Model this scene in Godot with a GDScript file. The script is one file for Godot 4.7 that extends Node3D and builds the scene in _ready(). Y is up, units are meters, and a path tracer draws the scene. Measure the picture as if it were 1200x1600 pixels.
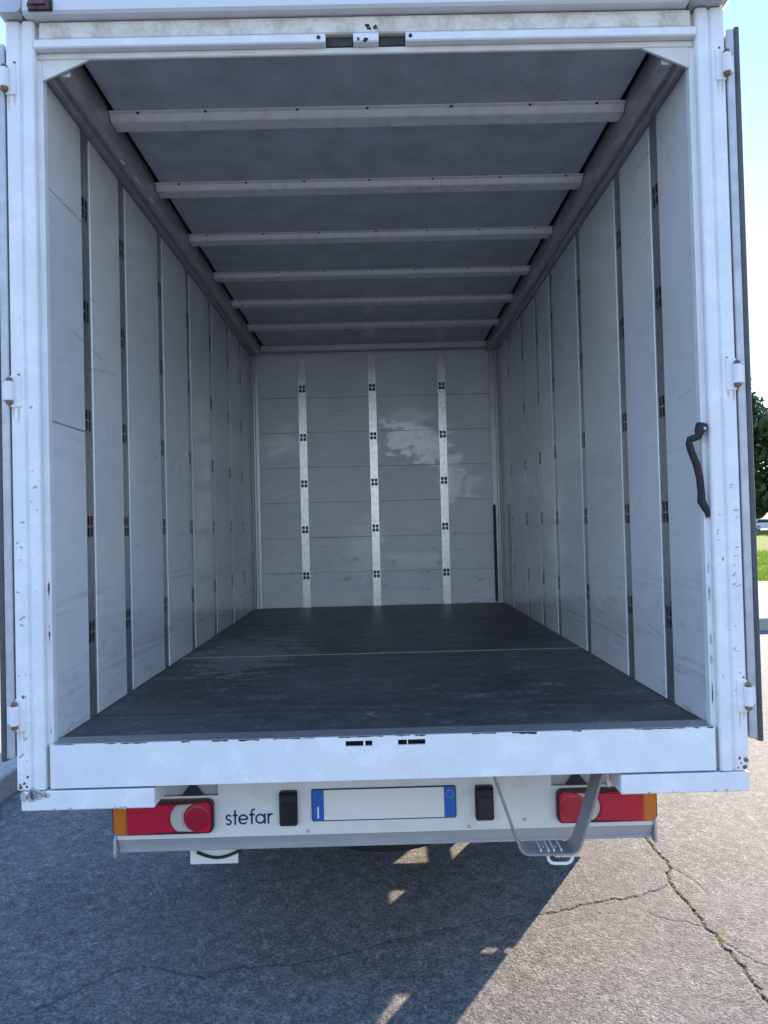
extends Node3D
# A box truck photographed from behind with both rear doors swung right back along its sides.
# Rear frame face is z = 0, the truck runs towards -z, ground is y = 0.

const WALL_X := 1.06
const FLOOR_Y := 0.952
const BULK_Z := -4.15
const ROOF_Y := 3.178

var M := {}
var rng := RandomNumberGenerator.new()
var box_cache := {}

# ------------------------------------------------------------------ helpers
func lin(r: float, g: float, b: float) -> Color:
	return Color(r, g, b).linear_to_srgb()

func mat(c: Color, rough := 0.5, metal := 0.0, spec := 0.5) -> StandardMaterial3D:
	var m := StandardMaterial3D.new()
	m.albedo_color = c
	m.roughness = rough
	m.metallic = metal
	m.metallic_specular = spec
	return m

func noise(seed_: int, freq: float, oct := 4, kind := FastNoiseLite.TYPE_SIMPLEX_SMOOTH) -> FastNoiseLite:
	var n := FastNoiseLite.new()
	n.seed = seed_
	n.frequency = freq
	n.noise_type = kind
	n.fractal_octaves = oct
	n.fractal_type = FastNoiseLite.FRACTAL_FBM if oct > 1 else FastNoiseLite.FRACTAL_NONE
	return n

# seamless texture: noise value 0..1 looked up in a list of [stop, linear colour]
func ramp_tex(size: int, n: FastNoiseLite, stops: Array, n2: FastNoiseLite = null, share := 0.5) -> ImageTexture:
	var a := n.get_seamless_image(size, size)
	var b: Image = n2.get_seamless_image(size, size) if n2 else a
	var img := Image.create(size, size, true, Image.FORMAT_RGB8)
	var offs := PackedFloat32Array()
	var cols := PackedColorArray()
	for s in stops:
		offs.append(s[0])
		var c: Color = s[1]
		cols.append(c.linear_to_srgb())
	var g := Gradient.new()
	g.offsets = offs
	g.colors = cols
	var da := a.get_data()
	var db := b.get_data()
	var out := PackedByteArray()
	out.resize(size * size * 3)
	var lut := PackedColorArray()
	for i in 256:
		lut.append(g.sample(i / 255.0))
	var has := n2 != null
	for i in size * size:
		var v: int = da[i]
		if has:
			v = int(lerpf(da[i], db[i], share))
		var c := lut[v]
		out[i * 3] = c.r8
		out[i * 3 + 1] = c.g8
		out[i * 3 + 2] = c.b8
	img = Image.create_from_data(size, size, false, Image.FORMAT_RGB8, out)
	img.generate_mipmaps()
	return ImageTexture.create_from_image(img)

func normal_tex(size: int, n: FastNoiseLite, scale: float) -> ImageTexture:
	var a := n.get_seamless_image(size, size)
	a.convert(Image.FORMAT_RGBA8)
	a.bump_map_to_normal_map(scale)
	a.generate_mipmaps()
	return ImageTexture.create_from_image(a)

func tri_mat(tex: Texture2D, scale: float, rough: float, metal := 0.0, nrm: Texture2D = null, nscale := 1.0, tint := Color.WHITE) -> StandardMaterial3D:
	var m := mat(tint, rough, metal)
	m.albedo_texture = tex
	m.uv1_triplanar = true
	m.uv1_world_triplanar = true
	m.uv1_scale = Vector3.ONE * scale
	if nrm:
		m.normal_enabled = true
		m.normal_texture = nrm
		m.normal_scale = nscale
	return m

func tri(st: SurfaceTool, a: Vector3, b: Vector3, c: Vector3, n: Vector3, uvf = null) -> void:
	var pts := [a, b, c]
	if (b - a).cross(c - a).dot(n) > 0.0:
		pts = [a, c, b]
	for p in pts:
		st.set_normal(n)
		if uvf != null:
			st.set_uv(uvf.call(p))
		st.add_vertex(p)

func quad(st: SurfaceTool, a: Vector3, b: Vector3, c: Vector3, d: Vector3, n: Vector3, uvf = null) -> void:
	tri(st, a, b, c, n, uvf)
	tri(st, a, c, d, n, uvf)

func new_st() -> SurfaceTool:
	var st := SurfaceTool.new()
	st.begin(Mesh.PRIMITIVE_TRIANGLES)
	return st

# chamfered box between two corners
func add_box(st: SurfaceTool, lo: Vector3, hi: Vector3, bev := 0.003, uvf = null) -> void:
	var c := (lo + hi) * 0.5
	var h := (hi - lo) * 0.5
	h = h.abs()
	var b: float = minf(bev, minf(h.x, minf(h.y, h.z)) * 0.48)
	for ax in 3:
		var u := (ax + 1) % 3
		var v := (ax + 2) % 3
		for s in [-1.0, 1.0]:
			var n := Vector3.ZERO
			n[ax] = s
			var p := []
			for k in [[-1, -1], [1, -1], [1, 1], [-1, 1]]:
				var q := Vector3.ZERO
				q[ax] = s * h[ax]
				q[u] = k[0] * (h[u] - b)
				q[v] = k[1] * (h[v] - b)
				p.append(c + q)
			quad(st, p[0], p[1], p[2], p[3], n, uvf)
	if b <= 0.0:
		return
	for ax in 3:
		var u := (ax + 1) % 3
		var v := (ax + 2) % 3
		for su in [-1.0, 1.0]:
			for sv in [-1.0, 1.0]:
				var n := Vector3.ZERO
				n[u] = su
				n[v] = sv
				n = n.normalized()
				var p := []
				for k in [[-1, 0], [1, 0], [1, 1], [-1, 1]]:
					var q := Vector3.ZERO
					q[ax] = k[0] * (h[ax] - b)
					q[u] = su * (h[u] - (b if k[1] == 1 else 0.0))
					q[v] = sv * (h[v] - (0.0 if k[1] == 1 else b))
					p.append(c + q)
				quad(st, p[0], p[1], p[2], p[3], n, uvf)
	for sx in [-1.0, 1.0]:
		for sy in [-1.0, 1.0]:
			for sz in [-1.0, 1.0]:
				var s := Vector3(sx, sy, sz)
				tri(st, c + s * Vector3(h.x - b, h.y - b, h.z), c + s * Vector3(h.x - b, h.y, h.z - b), c + s * Vector3(h.x, h.y - b, h.z - b), s.normalized(), uvf)

func put(parent: Node, called: String, mesh: Mesh, m: Material, at := Vector3.ZERO, rot := Vector3.ZERO) -> MeshInstance3D:
	var o := MeshInstance3D.new()
	o.name = called
	o.mesh = mesh
	o.material_override = null
	if m:
		for i in mesh.get_surface_count():
			o.set_surface_override_material(i, m)
	o.position = at
	o.rotation = rot
	parent.add_child(o, true)
	return o

func fin(st: SurfaceTool) -> ArrayMesh:
	return st.commit()

func box(parent: Node, called: String, lo: Vector3, hi: Vector3, m: Material, bev := 0.003, uvf = null) -> MeshInstance3D:
	var st := new_st()
	add_box(st, lo, hi, bev, uvf)
	return put(parent, called, fin(st), m)

func node(parent: Node, called: String) -> Node3D:
	var o := Node3D.new()
	o.name = called
	parent.add_child(o, true)
	return o

func thing(called: String, label: String, category: String, at := Vector3.ZERO, group := "") -> Node3D:
	var o := node(self, called)
	o.position = at
	o.set_meta("label", label)
	o.set_meta("category", category)
	if group != "":
		o.set_meta("group", group)
	return o

# closed 2D outline pushed along an axis. axis 0: (y,z) outline along x; 1: (x,z) along y; 2: (x,y) along z
func lift(p: Vector2, t: float, axis: int) -> Vector3:
	if axis == 0:
		return Vector3(t, p.x, p.y)
	if axis == 1:
		return Vector3(p.x, t, p.y)
	return Vector3(p.x, p.y, t)

func add_extrude(st: SurfaceTool, poly: PackedVector2Array, t0: float, t1: float, axis: int, uvf = null) -> void:
	var tris := Geometry2D.triangulate_polygon(poly)
	var ends := [[t0, -1.0], [t1, 1.0]]
	if t1 < t0:
		ends = [[t0, 1.0], [t1, -1.0]]
	for e in ends:
		var n := Vector3.ZERO
		n[axis] = e[1]
		for i in range(0, tris.size(), 3):
			tri(st, lift(poly[tris[i]], e[0], axis), lift(poly[tris[i + 1]], e[0], axis), lift(poly[tris[i + 2]], e[0], axis), n, uvf)
	var area := 0.0
	for i in poly.size():
		area += poly[i].cross(poly[(i + 1) % poly.size()])
	for i in poly.size():
		var a := poly[i]
		var b := poly[(i + 1) % poly.size()]
		var d := (b - a).normalized()
		var o2 := Vector2(d.y, -d.x) * signf(area)
		var n := lift(o2, 0.0, axis)
		quad(st, lift(a, t0, axis), lift(b, t0, axis), lift(b, t1, axis), lift(a, t1, axis), n, uvf)

func extrude(parent: Node, called: String, poly: PackedVector2Array, t0: float, t1: float, axis: int, m: Material) -> MeshInstance3D:
	var st := new_st()
	add_extrude(st, poly, t0, t1, axis)
	return put(parent, called, fin(st), m)

# a band of given width following a 2D path in x,y and standing between two depths
func add_band(st: SurfaceTool, path: PackedVector2Array, w: float, z0: float, z1: float, closed := false) -> void:
	var n := path.size()
	var left := []
	var right := []
	for i in n:
		var a := path[(i - 1 + n) % n] if closed or i > 0 else path[i]
		var b := path[(i + 1) % n] if closed or i < n - 1 else path[i]
		var d := (b - a).normalized()
		var s := Vector2(-d.y, d.x) * w * 0.5
		left.append(path[i] + s)
		right.append(path[i] - s)
	var last := n if closed else n - 1
	for i in last:
		var j := (i + 1) % n
		var l0: Vector2 = left[i]
		var l1: Vector2 = left[j]
		var r0: Vector2 = right[i]
		var r1: Vector2 = right[j]
		var side := (l0 - r0).normalized()
		quad(st, Vector3(l0.x, l0.y, z1), Vector3(l1.x, l1.y, z1), Vector3(r1.x, r1.y, z1), Vector3(r0.x, r0.y, z1), Vector3(0, 0, 1))
		quad(st, Vector3(l0.x, l0.y, z0), Vector3(l1.x, l1.y, z0), Vector3(r1.x, r1.y, z0), Vector3(r0.x, r0.y, z0), Vector3(0, 0, -1))
		quad(st, Vector3(l0.x, l0.y, z0), Vector3(l1.x, l1.y, z0), Vector3(l1.x, l1.y, z1), Vector3(l0.x, l0.y, z1), Vector3(side.x, side.y, 0))
		quad(st, Vector3(r0.x, r0.y, z0), Vector3(r1.x, r1.y, z0), Vector3(r1.x, r1.y, z1), Vector3(r0.x, r0.y, z1), Vector3(-side.x, -side.y, 0))
	if not closed:
		for e in [[0, 1], [n - 1, n - 2]]:
			var l: Vector2 = left[e[0]]
			var r: Vector2 = right[e[0]]
			var d2: Vector2 = (path[e[0]] - path[e[1]]).normalized()
			quad(st, Vector3(l.x, l.y, z0), Vector3(l.x, l.y, z1), Vector3(r.x, r.y, z1), Vector3(r.x, r.y, z0), Vector3(d2.x, d2.y, 0))

# round bar through points, radius per point allowed
func add_tube(st: SurfaceTool, pts: Array, rad, sides := 10) -> void:
	var n := pts.size()
	var rings := []
	var nrm := []
	var ref := Vector3(0.31, 0.2, 0.93).normalized()
	for i in n:
		var a: Vector3 = pts[maxi(i - 1, 0)]
		var b: Vector3 = pts[mini(i + 1, n - 1)]
		var d := (b - a).normalized()
		var u := ref - d * ref.dot(d)
		if u.length() < 0.01:
			u = d.cross(Vector3.UP)
		u = u.normalized()
		ref = u
		var v := d.cross(u)
		var r: float = rad[i] if rad is Array else rad
		var ring := []
		var rn := []
		for k in sides:
			var q := u * cos(TAU * k / sides) + v * sin(TAU * k / sides)
			ring.append(pts[i] + q * r)
			rn.append(q)
		rings.append(ring)
		nrm.append(rn)
	for i in n - 1:
		for k in sides:
			var k2 := (k + 1) % sides
			smooth_quad(st, [rings[i][k], rings[i][k2], rings[i + 1][k2], rings[i + 1][k]], [nrm[i][k], nrm[i][k2], nrm[i + 1][k2], nrm[i + 1][k]])
	for e in [[0, 1], [n - 1, n - 2]]:
		var d: Vector3 = (pts[e[0]] - pts[e[1]]).normalized()
		for k in range(1, sides - 1):
			tri(st, rings[e[0]][0], rings[e[0]][k], rings[e[0]][k + 1], d)

func smooth_quad(st: SurfaceTool, p: Array, n: Array) -> void:
	for t in [[0, 1, 2], [0, 2, 3]]:
		var a: Vector3 = p[t[0]]
		var b: Vector3 = p[t[1]]
		var c: Vector3 = p[t[2]]
		var o: Array = t
		var face := (b - a).cross(c - a)
		var nn: Vector3 = n[t[0]] + n[t[1]] + n[t[2]]
		if face.dot(nn) > 0.0:
			o = [t[0], t[2], t[1]]
		for i in o:
			st.set_normal(n[i])
			st.add_vertex(p[i])

# surface of revolution: profile of (radius, along) about an axis through the origin
func add_lathe(st: SurfaceTool, prof: Array, axis: Vector3, at: Vector3, sides := 24) -> void:
	var a := axis.normalized()
	var u := a.cross(Vector3(0.3, 0.9, 0.2)).normalized()
	var v := a.cross(u)
	for i in prof.size() - 1:
		var p: Vector2 = prof[i]
		var q: Vector2 = prof[i + 1]
		var d := (q - p).normalized()
		var n2 := Vector2(d.y, -d.x)
		for k in sides:
			var c0 := u * cos(TAU * k / sides) + v * sin(TAU * k / sides)
			var c1 := u * cos(TAU * (k + 1) / sides) + v * sin(TAU * (k + 1) / sides)
			smooth_quad(st, [at + c0 * p.x + a * p.y, at + c1 * p.x + a * p.y, at + c1 * q.x + a * q.y, at + c0 * q.x + a * q.y],
				[c0 * n2.x + a * n2.y, c1 * n2.x + a * n2.y, c1 * n2.x + a * n2.y, c0 * n2.x + a * n2.y])

func round_rect(x0: float, y0: float, x1: float, y1: float, r: float, seg := 5) -> PackedVector2Array:
	var out := PackedVector2Array()
	for c in [[x1 - r, y1 - r, 0.0], [x0 + r, y1 - r, 90.0], [x0 + r, y0 + r, 180.0], [x1 - r, y0 + r, 270.0]]:
		for i in seg + 1:
			var t := deg_to_rad(c[2] + 90.0 * i / seg)
			out.append(Vector2(c[0] + cos(t) * r, c[1] + sin(t) * r))
	return out

# ------------------------------------------------------------------ ready
func _ready() -> void:
	rng.seed = 4711
	setup_view()
	setup_materials()
	build_ground()
	build_pavements()
	build_truck()
	build_surroundings()

func setup_view() -> void:
	var cam := Camera3D.new()
	cam.name = "camera"
	cam.fov = rad_to_deg(2.0 * atan(800.0 / 1202.0))
	cam.near = 0.05
	cam.far = 1200.0
	var p := deg_to_rad(1.13)
	var y := deg_to_rad(0.45)
	var r := deg_to_rad(1.45)
	var fw := Vector3(sin(y) * cos(p), sin(p), -cos(y) * cos(p))
	var rt := fw.cross(Vector3.UP).normalized()
	var up := rt.cross(fw)
	cam.transform = Transform3D(Basis(rt * cos(r) - up * sin(r), rt * sin(r) + up * cos(r), -fw), Vector3(0, 1.62, 2.43))
	add_child(cam)
	cam.current = true

	var env := Environment.new()
	env.background_mode = Environment.BG_SKY
	var sm := ProceduralSkyMaterial.new()
	sm.sky_top_color = lin(0.065, 0.19, 0.49)
	sm.sky_horizon_color = lin(0.55, 0.645, 0.69)
	sm.sky_curve = 0.33
	sm.sky_energy_multiplier = 1.0
	sm.ground_bottom_color = lin(0.2, 0.2, 0.2)
	sm.ground_horizon_color = lin(0.4, 0.42, 0.45)
	sm.sun_angle_max = 8.0
	sm.sun_curve = 0.06
	var sky := Sky.new()
	sky.sky_material = sm
	env.sky = sky
	env.tonemap_mode = Environment.TONE_MAPPER_LINEAR
	env.tonemap_exposure = 3.25
	env.sdfgi_enabled = true
	env.ssao_enabled = true
	env.ssil_enabled = true
	var we := WorldEnvironment.new()
	we.name = "environment"
	we.environment = env
	add_child(we)

	# low sun ahead of the truck and to its right
	var sun := DirectionalLight3D.new()
	sun.name = "sun"
	sun.light_energy = 1.5
	sun.light_color = Color(1.0, 0.92, 0.81)
	sun.light_angular_distance = 0.5
	sun.shadow_enabled = true
	var el := deg_to_rad(20.0)
	var to_sun := Vector3(0.51 * cos(el), sin(el), -0.86 * cos(el)).normalized()
	sun.look_at_from_position(to_sun * 30.0, Vector3.ZERO, Vector3.UP)
	add_child(sun)

func setup_materials() -> void:
	var mottle := noise(11, 0.012, 5)
	var fine := noise(12, 0.09, 3)
	var wave := normal_tex(512, noise(13, 0.006, 2), 6.0)
	var grainn := normal_tex(512, noise(14, 0.12, 3), 2.0)
	# white rear frame paint: clean white with faint dust and brighter touched-up patches
	M.paint = tri_mat(ramp_tex(512, mottle, [[0.0, Color(0.70, 0.71, 0.72)], [0.36, Color(0.78, 0.785, 0.79)], [0.62, Color(0.80, 0.805, 0.81)], [0.65, Color(0.84, 0.845, 0.85)], [1.0, Color(0.85, 0.855, 0.86)]], fine, 0.25), 0.9, 0.38, 0.0, grainn, 0.12)
	M.grimy = tri_mat(ramp_tex(512, noise(15, 0.02, 5), [[0.0, Color(0.42, 0.37, 0.30)], [0.42, Color(0.64, 0.60, 0.52)], [0.6, Color(0.74, 0.71, 0.64)], [1.0, Color(0.80, 0.79, 0.75)]], fine, 0.3), 1.1, 0.55, 0.0, grainn, 0.2)
	M.beige = tri_mat(ramp_tex(256, noise(16, 0.02, 4), [[0.0, Color(0.60, 0.58, 0.53)], [1.0, Color(0.78, 0.77, 0.73)]]), 1.2, 0.5)
	M.galv = tri_mat(ramp_tex(512, noise(17, 0.03, 4, FastNoiseLite.TYPE_CELLULAR), [[0.0, Color(0.36, 0.37, 0.38)], [0.5, Color(0.46, 0.47, 0.48)], [1.0, Color(0.58, 0.58, 0.58)]], fine, 0.4), 3.0, 0.42, 0.85, grainn, 0.25)
	M.track = tri_mat(ramp_tex(512, noise(18, 0.025, 5), [[0.0, Color(0.42, 0.41, 0.40)], [0.4, Color(0.62, 0.62, 0.62)], [0.6, Color(0.70, 0.70, 0.69)], [1.0, Color(0.80, 0.79, 0.78)]], fine, 0.4), 1.5, 0.30, 0.9, grainn, 0.2)
	M.beam = tri_mat(ramp_tex(512, noise(19, 0.02, 5), [[0.0, Color(0.50, 0.45, 0.42)], [0.4, Color(0.72, 0.69, 0.66)], [1.0, Color(0.80, 0.78, 0.76)]], fine, 0.3), 1.3, 0.38, 0.15, grainn, 0.2)
	M.cant = tri_mat(ramp_tex(512, noise(20, 0.015, 4), [[0.0, Color(0.36, 0.355, 0.35)], [1.0, Color(0.56, 0.55, 0.54)]], fine, 0.3), 1.0, 0.4, 0.5, grainn, 0.2)
	M.ceiling = tri_mat(ramp_tex(512, noise(21, 0.012, 5), [[0.0, Color(0.28, 0.28, 0.285)], [0.5, Color(0.38, 0.40, 0.43)], [1.0, Color(0.46, 0.48, 0.51)]], fine, 0.25), 0.7, 0.3, 0.0, wave, 0.25)
	M.skin = mat(lin(0.7, 0.71, 0.72), 0.4)
	M.black = mat(lin(0.012, 0.012, 0.013), 0.5)
	M.seal = tri_mat(ramp_tex(256, noise(35, 0.05, 4), [[0.0, Color(0.05, 0.052, 0.056)], [1.0, Color(0.10, 0.103, 0.11)]]), 4.0, 0.45)
	M.rubber = tri_mat(ramp_tex(256, noise(22, 0.05, 4), [[0.0, Color(0.012, 0.012, 0.013)], [1.0, Color(0.03, 0.03, 0.032)]]), 4.0, 0.7)
	M.chassis = tri_mat(ramp_tex(256, noise(23, 0.03, 4), [[0.0, Color(0.02, 0.019, 0.018)], [1.0, Color(0.06, 0.055, 0.05)]]), 2.0, 0.65)
	M.door_alu = tri_mat(ramp_tex(256, noise(24, 0.03, 4), [[0.0, Color(0.40, 0.41, 0.43)], [1.0, Color(0.58, 0.59, 0.61)]]), 1.5, 0.4, 0.3)
	M.lightbar = tri_mat(ramp_tex(512, noise(25, 0.012, 5), [[0.0, Color(0.66, 0.64, 0.60)], [0.45, Color(0.78, 0.77, 0.745)], [1.0, Color(0.82, 0.815, 0.80)]], fine, 0.25), 0.9, 0.45, 0.0, grainn, 0.15)
	M.flange = tri_mat(ramp_tex(256, noise(26, 0.02, 4), [[0.0, Color(0.42, 0.43, 0.45)], [1.0, Color(0.54, 0.55, 0.57)]], fine, 0.3), 1.2, 0.4, 0.2)
	M.step = tri_mat(ramp_tex(256, noise(36, 0.03, 4), [[0.0, Color(0.24, 0.245, 0.25)], [1.0, Color(0.36, 0.365, 0.37)]], fine, 0.3), 2.0, 0.45, 0.4)
	M.rust = tri_mat(ramp_tex(256, noise(27, 0.05, 4), [[0.0, Color(0.10, 0.045, 0.02)], [0.6, Color(0.24, 0.13, 0.07)], [1.0, Color(0.42, 0.33, 0.26)]]), 5.0, 0.85)
	M.rust_pale = tri_mat(ramp_tex(256, noise(33, 0.06, 4), [[0.0, Color(0.52, 0.44, 0.36)], [1.0, Color(0.74, 0.71, 0.67)]]), 5.0, 0.7)
	M.scrape = tri_mat(ramp_tex(256, noise(34, 0.06, 4), [[0.0, Color(0.28, 0.30, 0.33)], [1.0, Color(0.60, 0.62, 0.65)]]), 6.0, 0.6)
	M.navy = mat(lin(0.015, 0.04, 0.13), 0.5)
	M.plate_white = mat(lin(0.84, 0.82, 0.79), 0.45)
	M.plate_blue = mat(lin(0.02, 0.13, 0.5), 0.4)
	M.pale_blue = mat(lin(0.16, 0.32, 0.66), 0.4)
	M.white = mat(lin(0.8, 0.8, 0.8), 0.4)
	for d in [["red_lens", lin(0.56, 0.006, 0.04)], ["red_dome", lin(0.40, 0.005, 0.03)], ["amber", lin(0.62, 0.17, 0.015)], ["clear_lens", lin(0.55, 0.53, 0.48)], ["marker", lin(0.10, 0.008, 0.012)]]:
		var m := mat(d[1], 0.22)
		m.clearcoat_enabled = true
		m.clearcoat = 0.7
		m.clearcoat_roughness = 0.1
		M[d[0]] = m
	M.housing = mat(lin(0.06, 0.008, 0.014), 0.4)
	M.glass = mat(lin(0.02, 0.025, 0.03), 0.05)
	M.cab = mat(lin(0.75, 0.76, 0.77), 0.3)
	M.bulk = wall_mat(wall_image(1024, 1024, 2.12, 2.2, 101, true), wave)
	M.side_l = wall_mat(wall_image(1024, 512, 4.2, 2.2, 202, false), wave)
	M.side_r = wall_mat(wall_image(1024, 512, 4.2, 2.2, 303, false), wave)
	M.floor = floor_mat(grainn)
	M.kerb = tri_mat(ramp_tex(256, noise(28, 0.05, 4), [[0.0, Color(0.26, 0.25, 0.24)], [1.0, Color(0.42, 0.41, 0.40)]]), 1.5, 0.9)
	M.slab = tri_mat(ramp_tex(512, noise(29, 0.04, 5), [[0.0, Color(0.28, 0.26, 0.25)], [1.0, Color(0.46, 0.43, 0.41)]]), 0.5, 0.9)
	M.grass = tri_mat(ramp_tex(512, noise(30, 0.03, 5), [[0.0, Color(0.035, 0.07, 0.012)], [0.5, Color(0.09, 0.15, 0.02)], [1.0, Color(0.19, 0.25, 0.04)]]), 0.3, 0.9)
	M.grass.metallic_specular = 0.1
	M.blade = mat(lin(0.13, 0.2, 0.03), 0.6)
	M.blade.backlight_enabled = true
	M.blade.backlight = lin(0.12, 0.2, 0.02)
	M.blade.metallic_specular = 0.2
	M.road = tri_mat(ramp_tex(256, noise(31, 0.05, 4), [[0.0, Color(0.2, 0.19, 0.18)], [1.0, Color(0.32, 0.3, 0.29)]]), 0.5, 0.9)

func wall_mat(t: Array, wave: Texture2D) -> StandardMaterial3D:
	var m := mat(Color.WHITE, 1.0, 0.0, 0.65)
	m.albedo_texture = t[0]
	m.roughness_texture = t[1]
	m.roughness_texture_channel = BaseMaterial3D.TEXTURE_CHANNEL_RED
	m.normal_enabled = true
	m.normal_texture = wave
	m.normal_scale = 0.07
	return m

# painted lining: off-white with rubbed patches, dark scuffs and scrape lines; drawn flat, one sheet per wall
func wall_image(w: int, h: int, wm: float, hm: float, seed_: int, is_bulk: bool) -> Array:
	var rough := Image.create(w, h, false, Image.FORMAT_RGB8)
	var img := Image.create(w, h, false, Image.FORMAT_RGB8)
	var n1 := noise(seed_, 1.3, 5)
	var n2 := noise(seed_ + 1, 6.0, 4)
	var n3 := noise(seed_ + 2, 14.0, 3)
	var r := RandomNumberGenerator.new()
	r.seed = seed_
	var blobs := []
	if is_bulk:
		# x, y in metres from the lower left of the lining, half sizes, strength: rubbed bright patches
		blobs = [[1.30, 1.44, 0.24, 0.15, 1.0], [1.52, 1.36, 0.20, 0.18, 0.9], [1.70, 1.06, 0.13, 0.20, 1.0], [1.35, 1.62, 0.22, 0.07, 0.6], [0.26, 1.42, 0.17, 0.12, 0.55], [0.95, 0.50, 0.14, 0.28, 0.5], [1.40, 0.38, 0.22, 0.07, 0.7], [0.5, 0.07, 0.4, 0.07, 0.6], [1.5, 0.06, 0.4, 0.06, 0.7], [1.95, 1.75, 0.12, 0.3, 0.4], [1.86, 1.02, 0.08, 0.1, 0.8], [0.85, 0.30, 0.25, 0.03, 0.5]]
	for y in h:
		var my := (1.0 - (y + 0.5) / h) * hm
		for x in w:
			var mx := (x + 0.5) / w * wm
			var a := n1.get_noise_2d(mx, my * 0.7)
			var b := n2.get_noise_2d(mx * 0.8, my * 1.6)
			var c := Vector3(0.80, 0.815, 0.815) * (1.0 + a * 0.10 + b * 0.04)
			var dirt := clampf((n2.get_noise_2d(mx * 0.35 + 40.0, my * 2.2) - 0.30) * 5.0, 0.0, 1.0) * clampf(0.35 + n3.get_noise_2d(mx, my) * 2.0, 0.0, 1.0)
			var low := 0.6 if my < 0.5 + a * 0.6 else 0.14
			c = c.lerp(Vector3(0.30, 0.31, 0.33), dirt * low * (1.0 if is_bulk else 0.55))
			if not is_bulk:
				# rub bands where loads have scraped along
				for bd in [[0.16, 0.10, 0.5], [0.44, 0.06, 0.45], [0.92, 0.05, 0.25]]:
					var k: float = clampf(1.0 - absf(my - bd[0] - a * 0.05) / bd[1], 0.0, 1.0)
					c = c.lerp(Vector3(0.40, 0.41, 0.43), k * bd[2] * clampf(n2.get_noise_2d(mx * 0.18, my * 7.0) * 2.0 + 0.1, 0.0, 1.0))
			var rub := 0.0
			var gloss := 0.0 if is_bulk else 0.78 + a * 0.4
			for q in blobs:
				var d: float = Vector2((mx - q[0]) / q[2], (my - q[1]) / q[3]).length()
				rub = maxf(rub, clampf((1.08 - d + b * 0.9 + n3.get_noise_2d(mx * 0.5, my) * 0.35) * 2.6, 0.0, 1.0) * q[4])
			if rub > 0.0:
				var flake := 1.0 if n3.get_noise_2d(mx * 0.9 + 9.0, my * 0.9) > -0.3 else 0.7
				c = c.lerp(Vector3(0.88, 0.885, 0.89), rub * flake * 0.9)
				gloss = maxf(gloss, rub * flake)
			img.set_pixel(x, y, Color(c.x, c.y, c.z).linear_to_srgb())
			var rv := clampf(lerpf(0.46, 0.09, gloss) + b * 0.05 + dirt * 0.04, 0.08, 0.8)
			rough.set_pixel(x, y, Color(rv, rv, rv))
	# scuffs and scrapes
	var marks := 150 if is_bulk else 130
	for i in marks:
		var px := r.randf() * w
		var py := h * (1.0 - pow(r.randf(), 1.7))
		var len_m := r.randf_range(0.01, 0.13) * (1.0 if r.randf() < 0.8 else 2.5)
		var dark := r.randf() < 0.85
		var col := Vector3(0.16, 0.17, 0.19) if dark else Vector3(0.80, 0.81, 0.82)
		var slope := r.randf_range(-0.14, 0.14) if r.randf() < 0.8 else r.randf_range(-2.0, 2.0)
		var op := r.randf_range(0.15, 0.6)
		var steps := int(len_m / wm * w) + 1
		for k in steps:
			if r.randf() < 0.25:
				continue
			var X := int(px + k)
			var Y := int(py + k * slope + r.randf_range(-0.6, 0.6))
			for t in (2 if r.randf() < 0.4 else 1):
				if X >= 0 and X < w and Y + t >= 0 and Y + t < h:
					var o := img.get_pixel(X, Y + t).srgb_to_linear()
					img.set_pixel(X, Y + t, o.lerp(Color(col.x, col.y, col.z), op).linear_to_srgb())
	img.generate_mipmaps()
	rough.generate_mipmaps()
	return [ImageTexture.create_from_image(img), ImageTexture.create_from_image(rough)]

func floor_mat(nrm: Texture2D) -> StandardMaterial3D:
	var w := 768
	var h := 1024
	var img := Image.create(w, h, false, Image.FORMAT_RGB8)
	var n1 := noise(61, 0.9, 5)
	var n2 := noise(62, 7.0, 4)
	var n3 := noise(63, 26.0, 3)
	for y in h:
		var mz := (y + 0.5) / h * 4.2      # metres from the bulkhead
		for x in w:
			var mx := (x + 0.5) / w * 2.12 - 1.06
			var a := n1.get_noise_2d(mx, mz)
			var b := n2.get_noise_2d(mx * 0.6, mz)
			var c := n3.get_noise_2d(mx, mz)
			var base := 0.068 * (1.0 + a * 0.6 + b * 0.5 + c * 0.4)
			var col := Vector3(base * 0.97, base, base * 1.06)
			# pale dust scraped about, most of it along the left side
			var side := clampf(1.15 - Vector2((mx + 0.72) / 0.34, (mz - 2.35) / 0.85).length(), 0.0, 1.0)
			var dust := clampf((b * 0.9 + c * 0.7 + side * 1.4 - 0.42) * 2.6, 0.0, 1.0)
			col = col.lerp(Vector3(0.27, 0.28, 0.29), dust * 0.6)
			img.set_pixel(x, y, Color(col.x, col.y, col.z).linear_to_srgb())
	var r := RandomNumberGenerator.new()
	r.seed = 64
	for i in 160:
		var px := r.randf() * w
		var py := r.randf() * h
		var d := Vector2.from_angle(r.randf_range(-0.5, 0.5) + (PI / 2 if r.randf() < 0.35 else 0.0))
		var op := r.randf_range(0.1, 0.45)
		for k in r.randi_range(8, 90):
			var X := int(px + d.x * k)
			var Y := int(py + d.y * k)
			if X >= 0 and X < w and Y >= 0 and Y < h and r.randf() < 0.75:
				var o := img.get_pixel(X, Y).srgb_to_linear()
				img.set_pixel(X, Y, o.lerp(Color(0.17, 0.17, 0.175), op).linear_to_srgb())
	img.generate_mipmaps()
	var m := mat(Color.WHITE, 0.52)
	m.albedo_texture = ImageTexture.create_from_image(img)
	m.normal_enabled = true
	m.normal_texture = nrm
	m.normal_scale = 0.15
	return m

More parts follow.
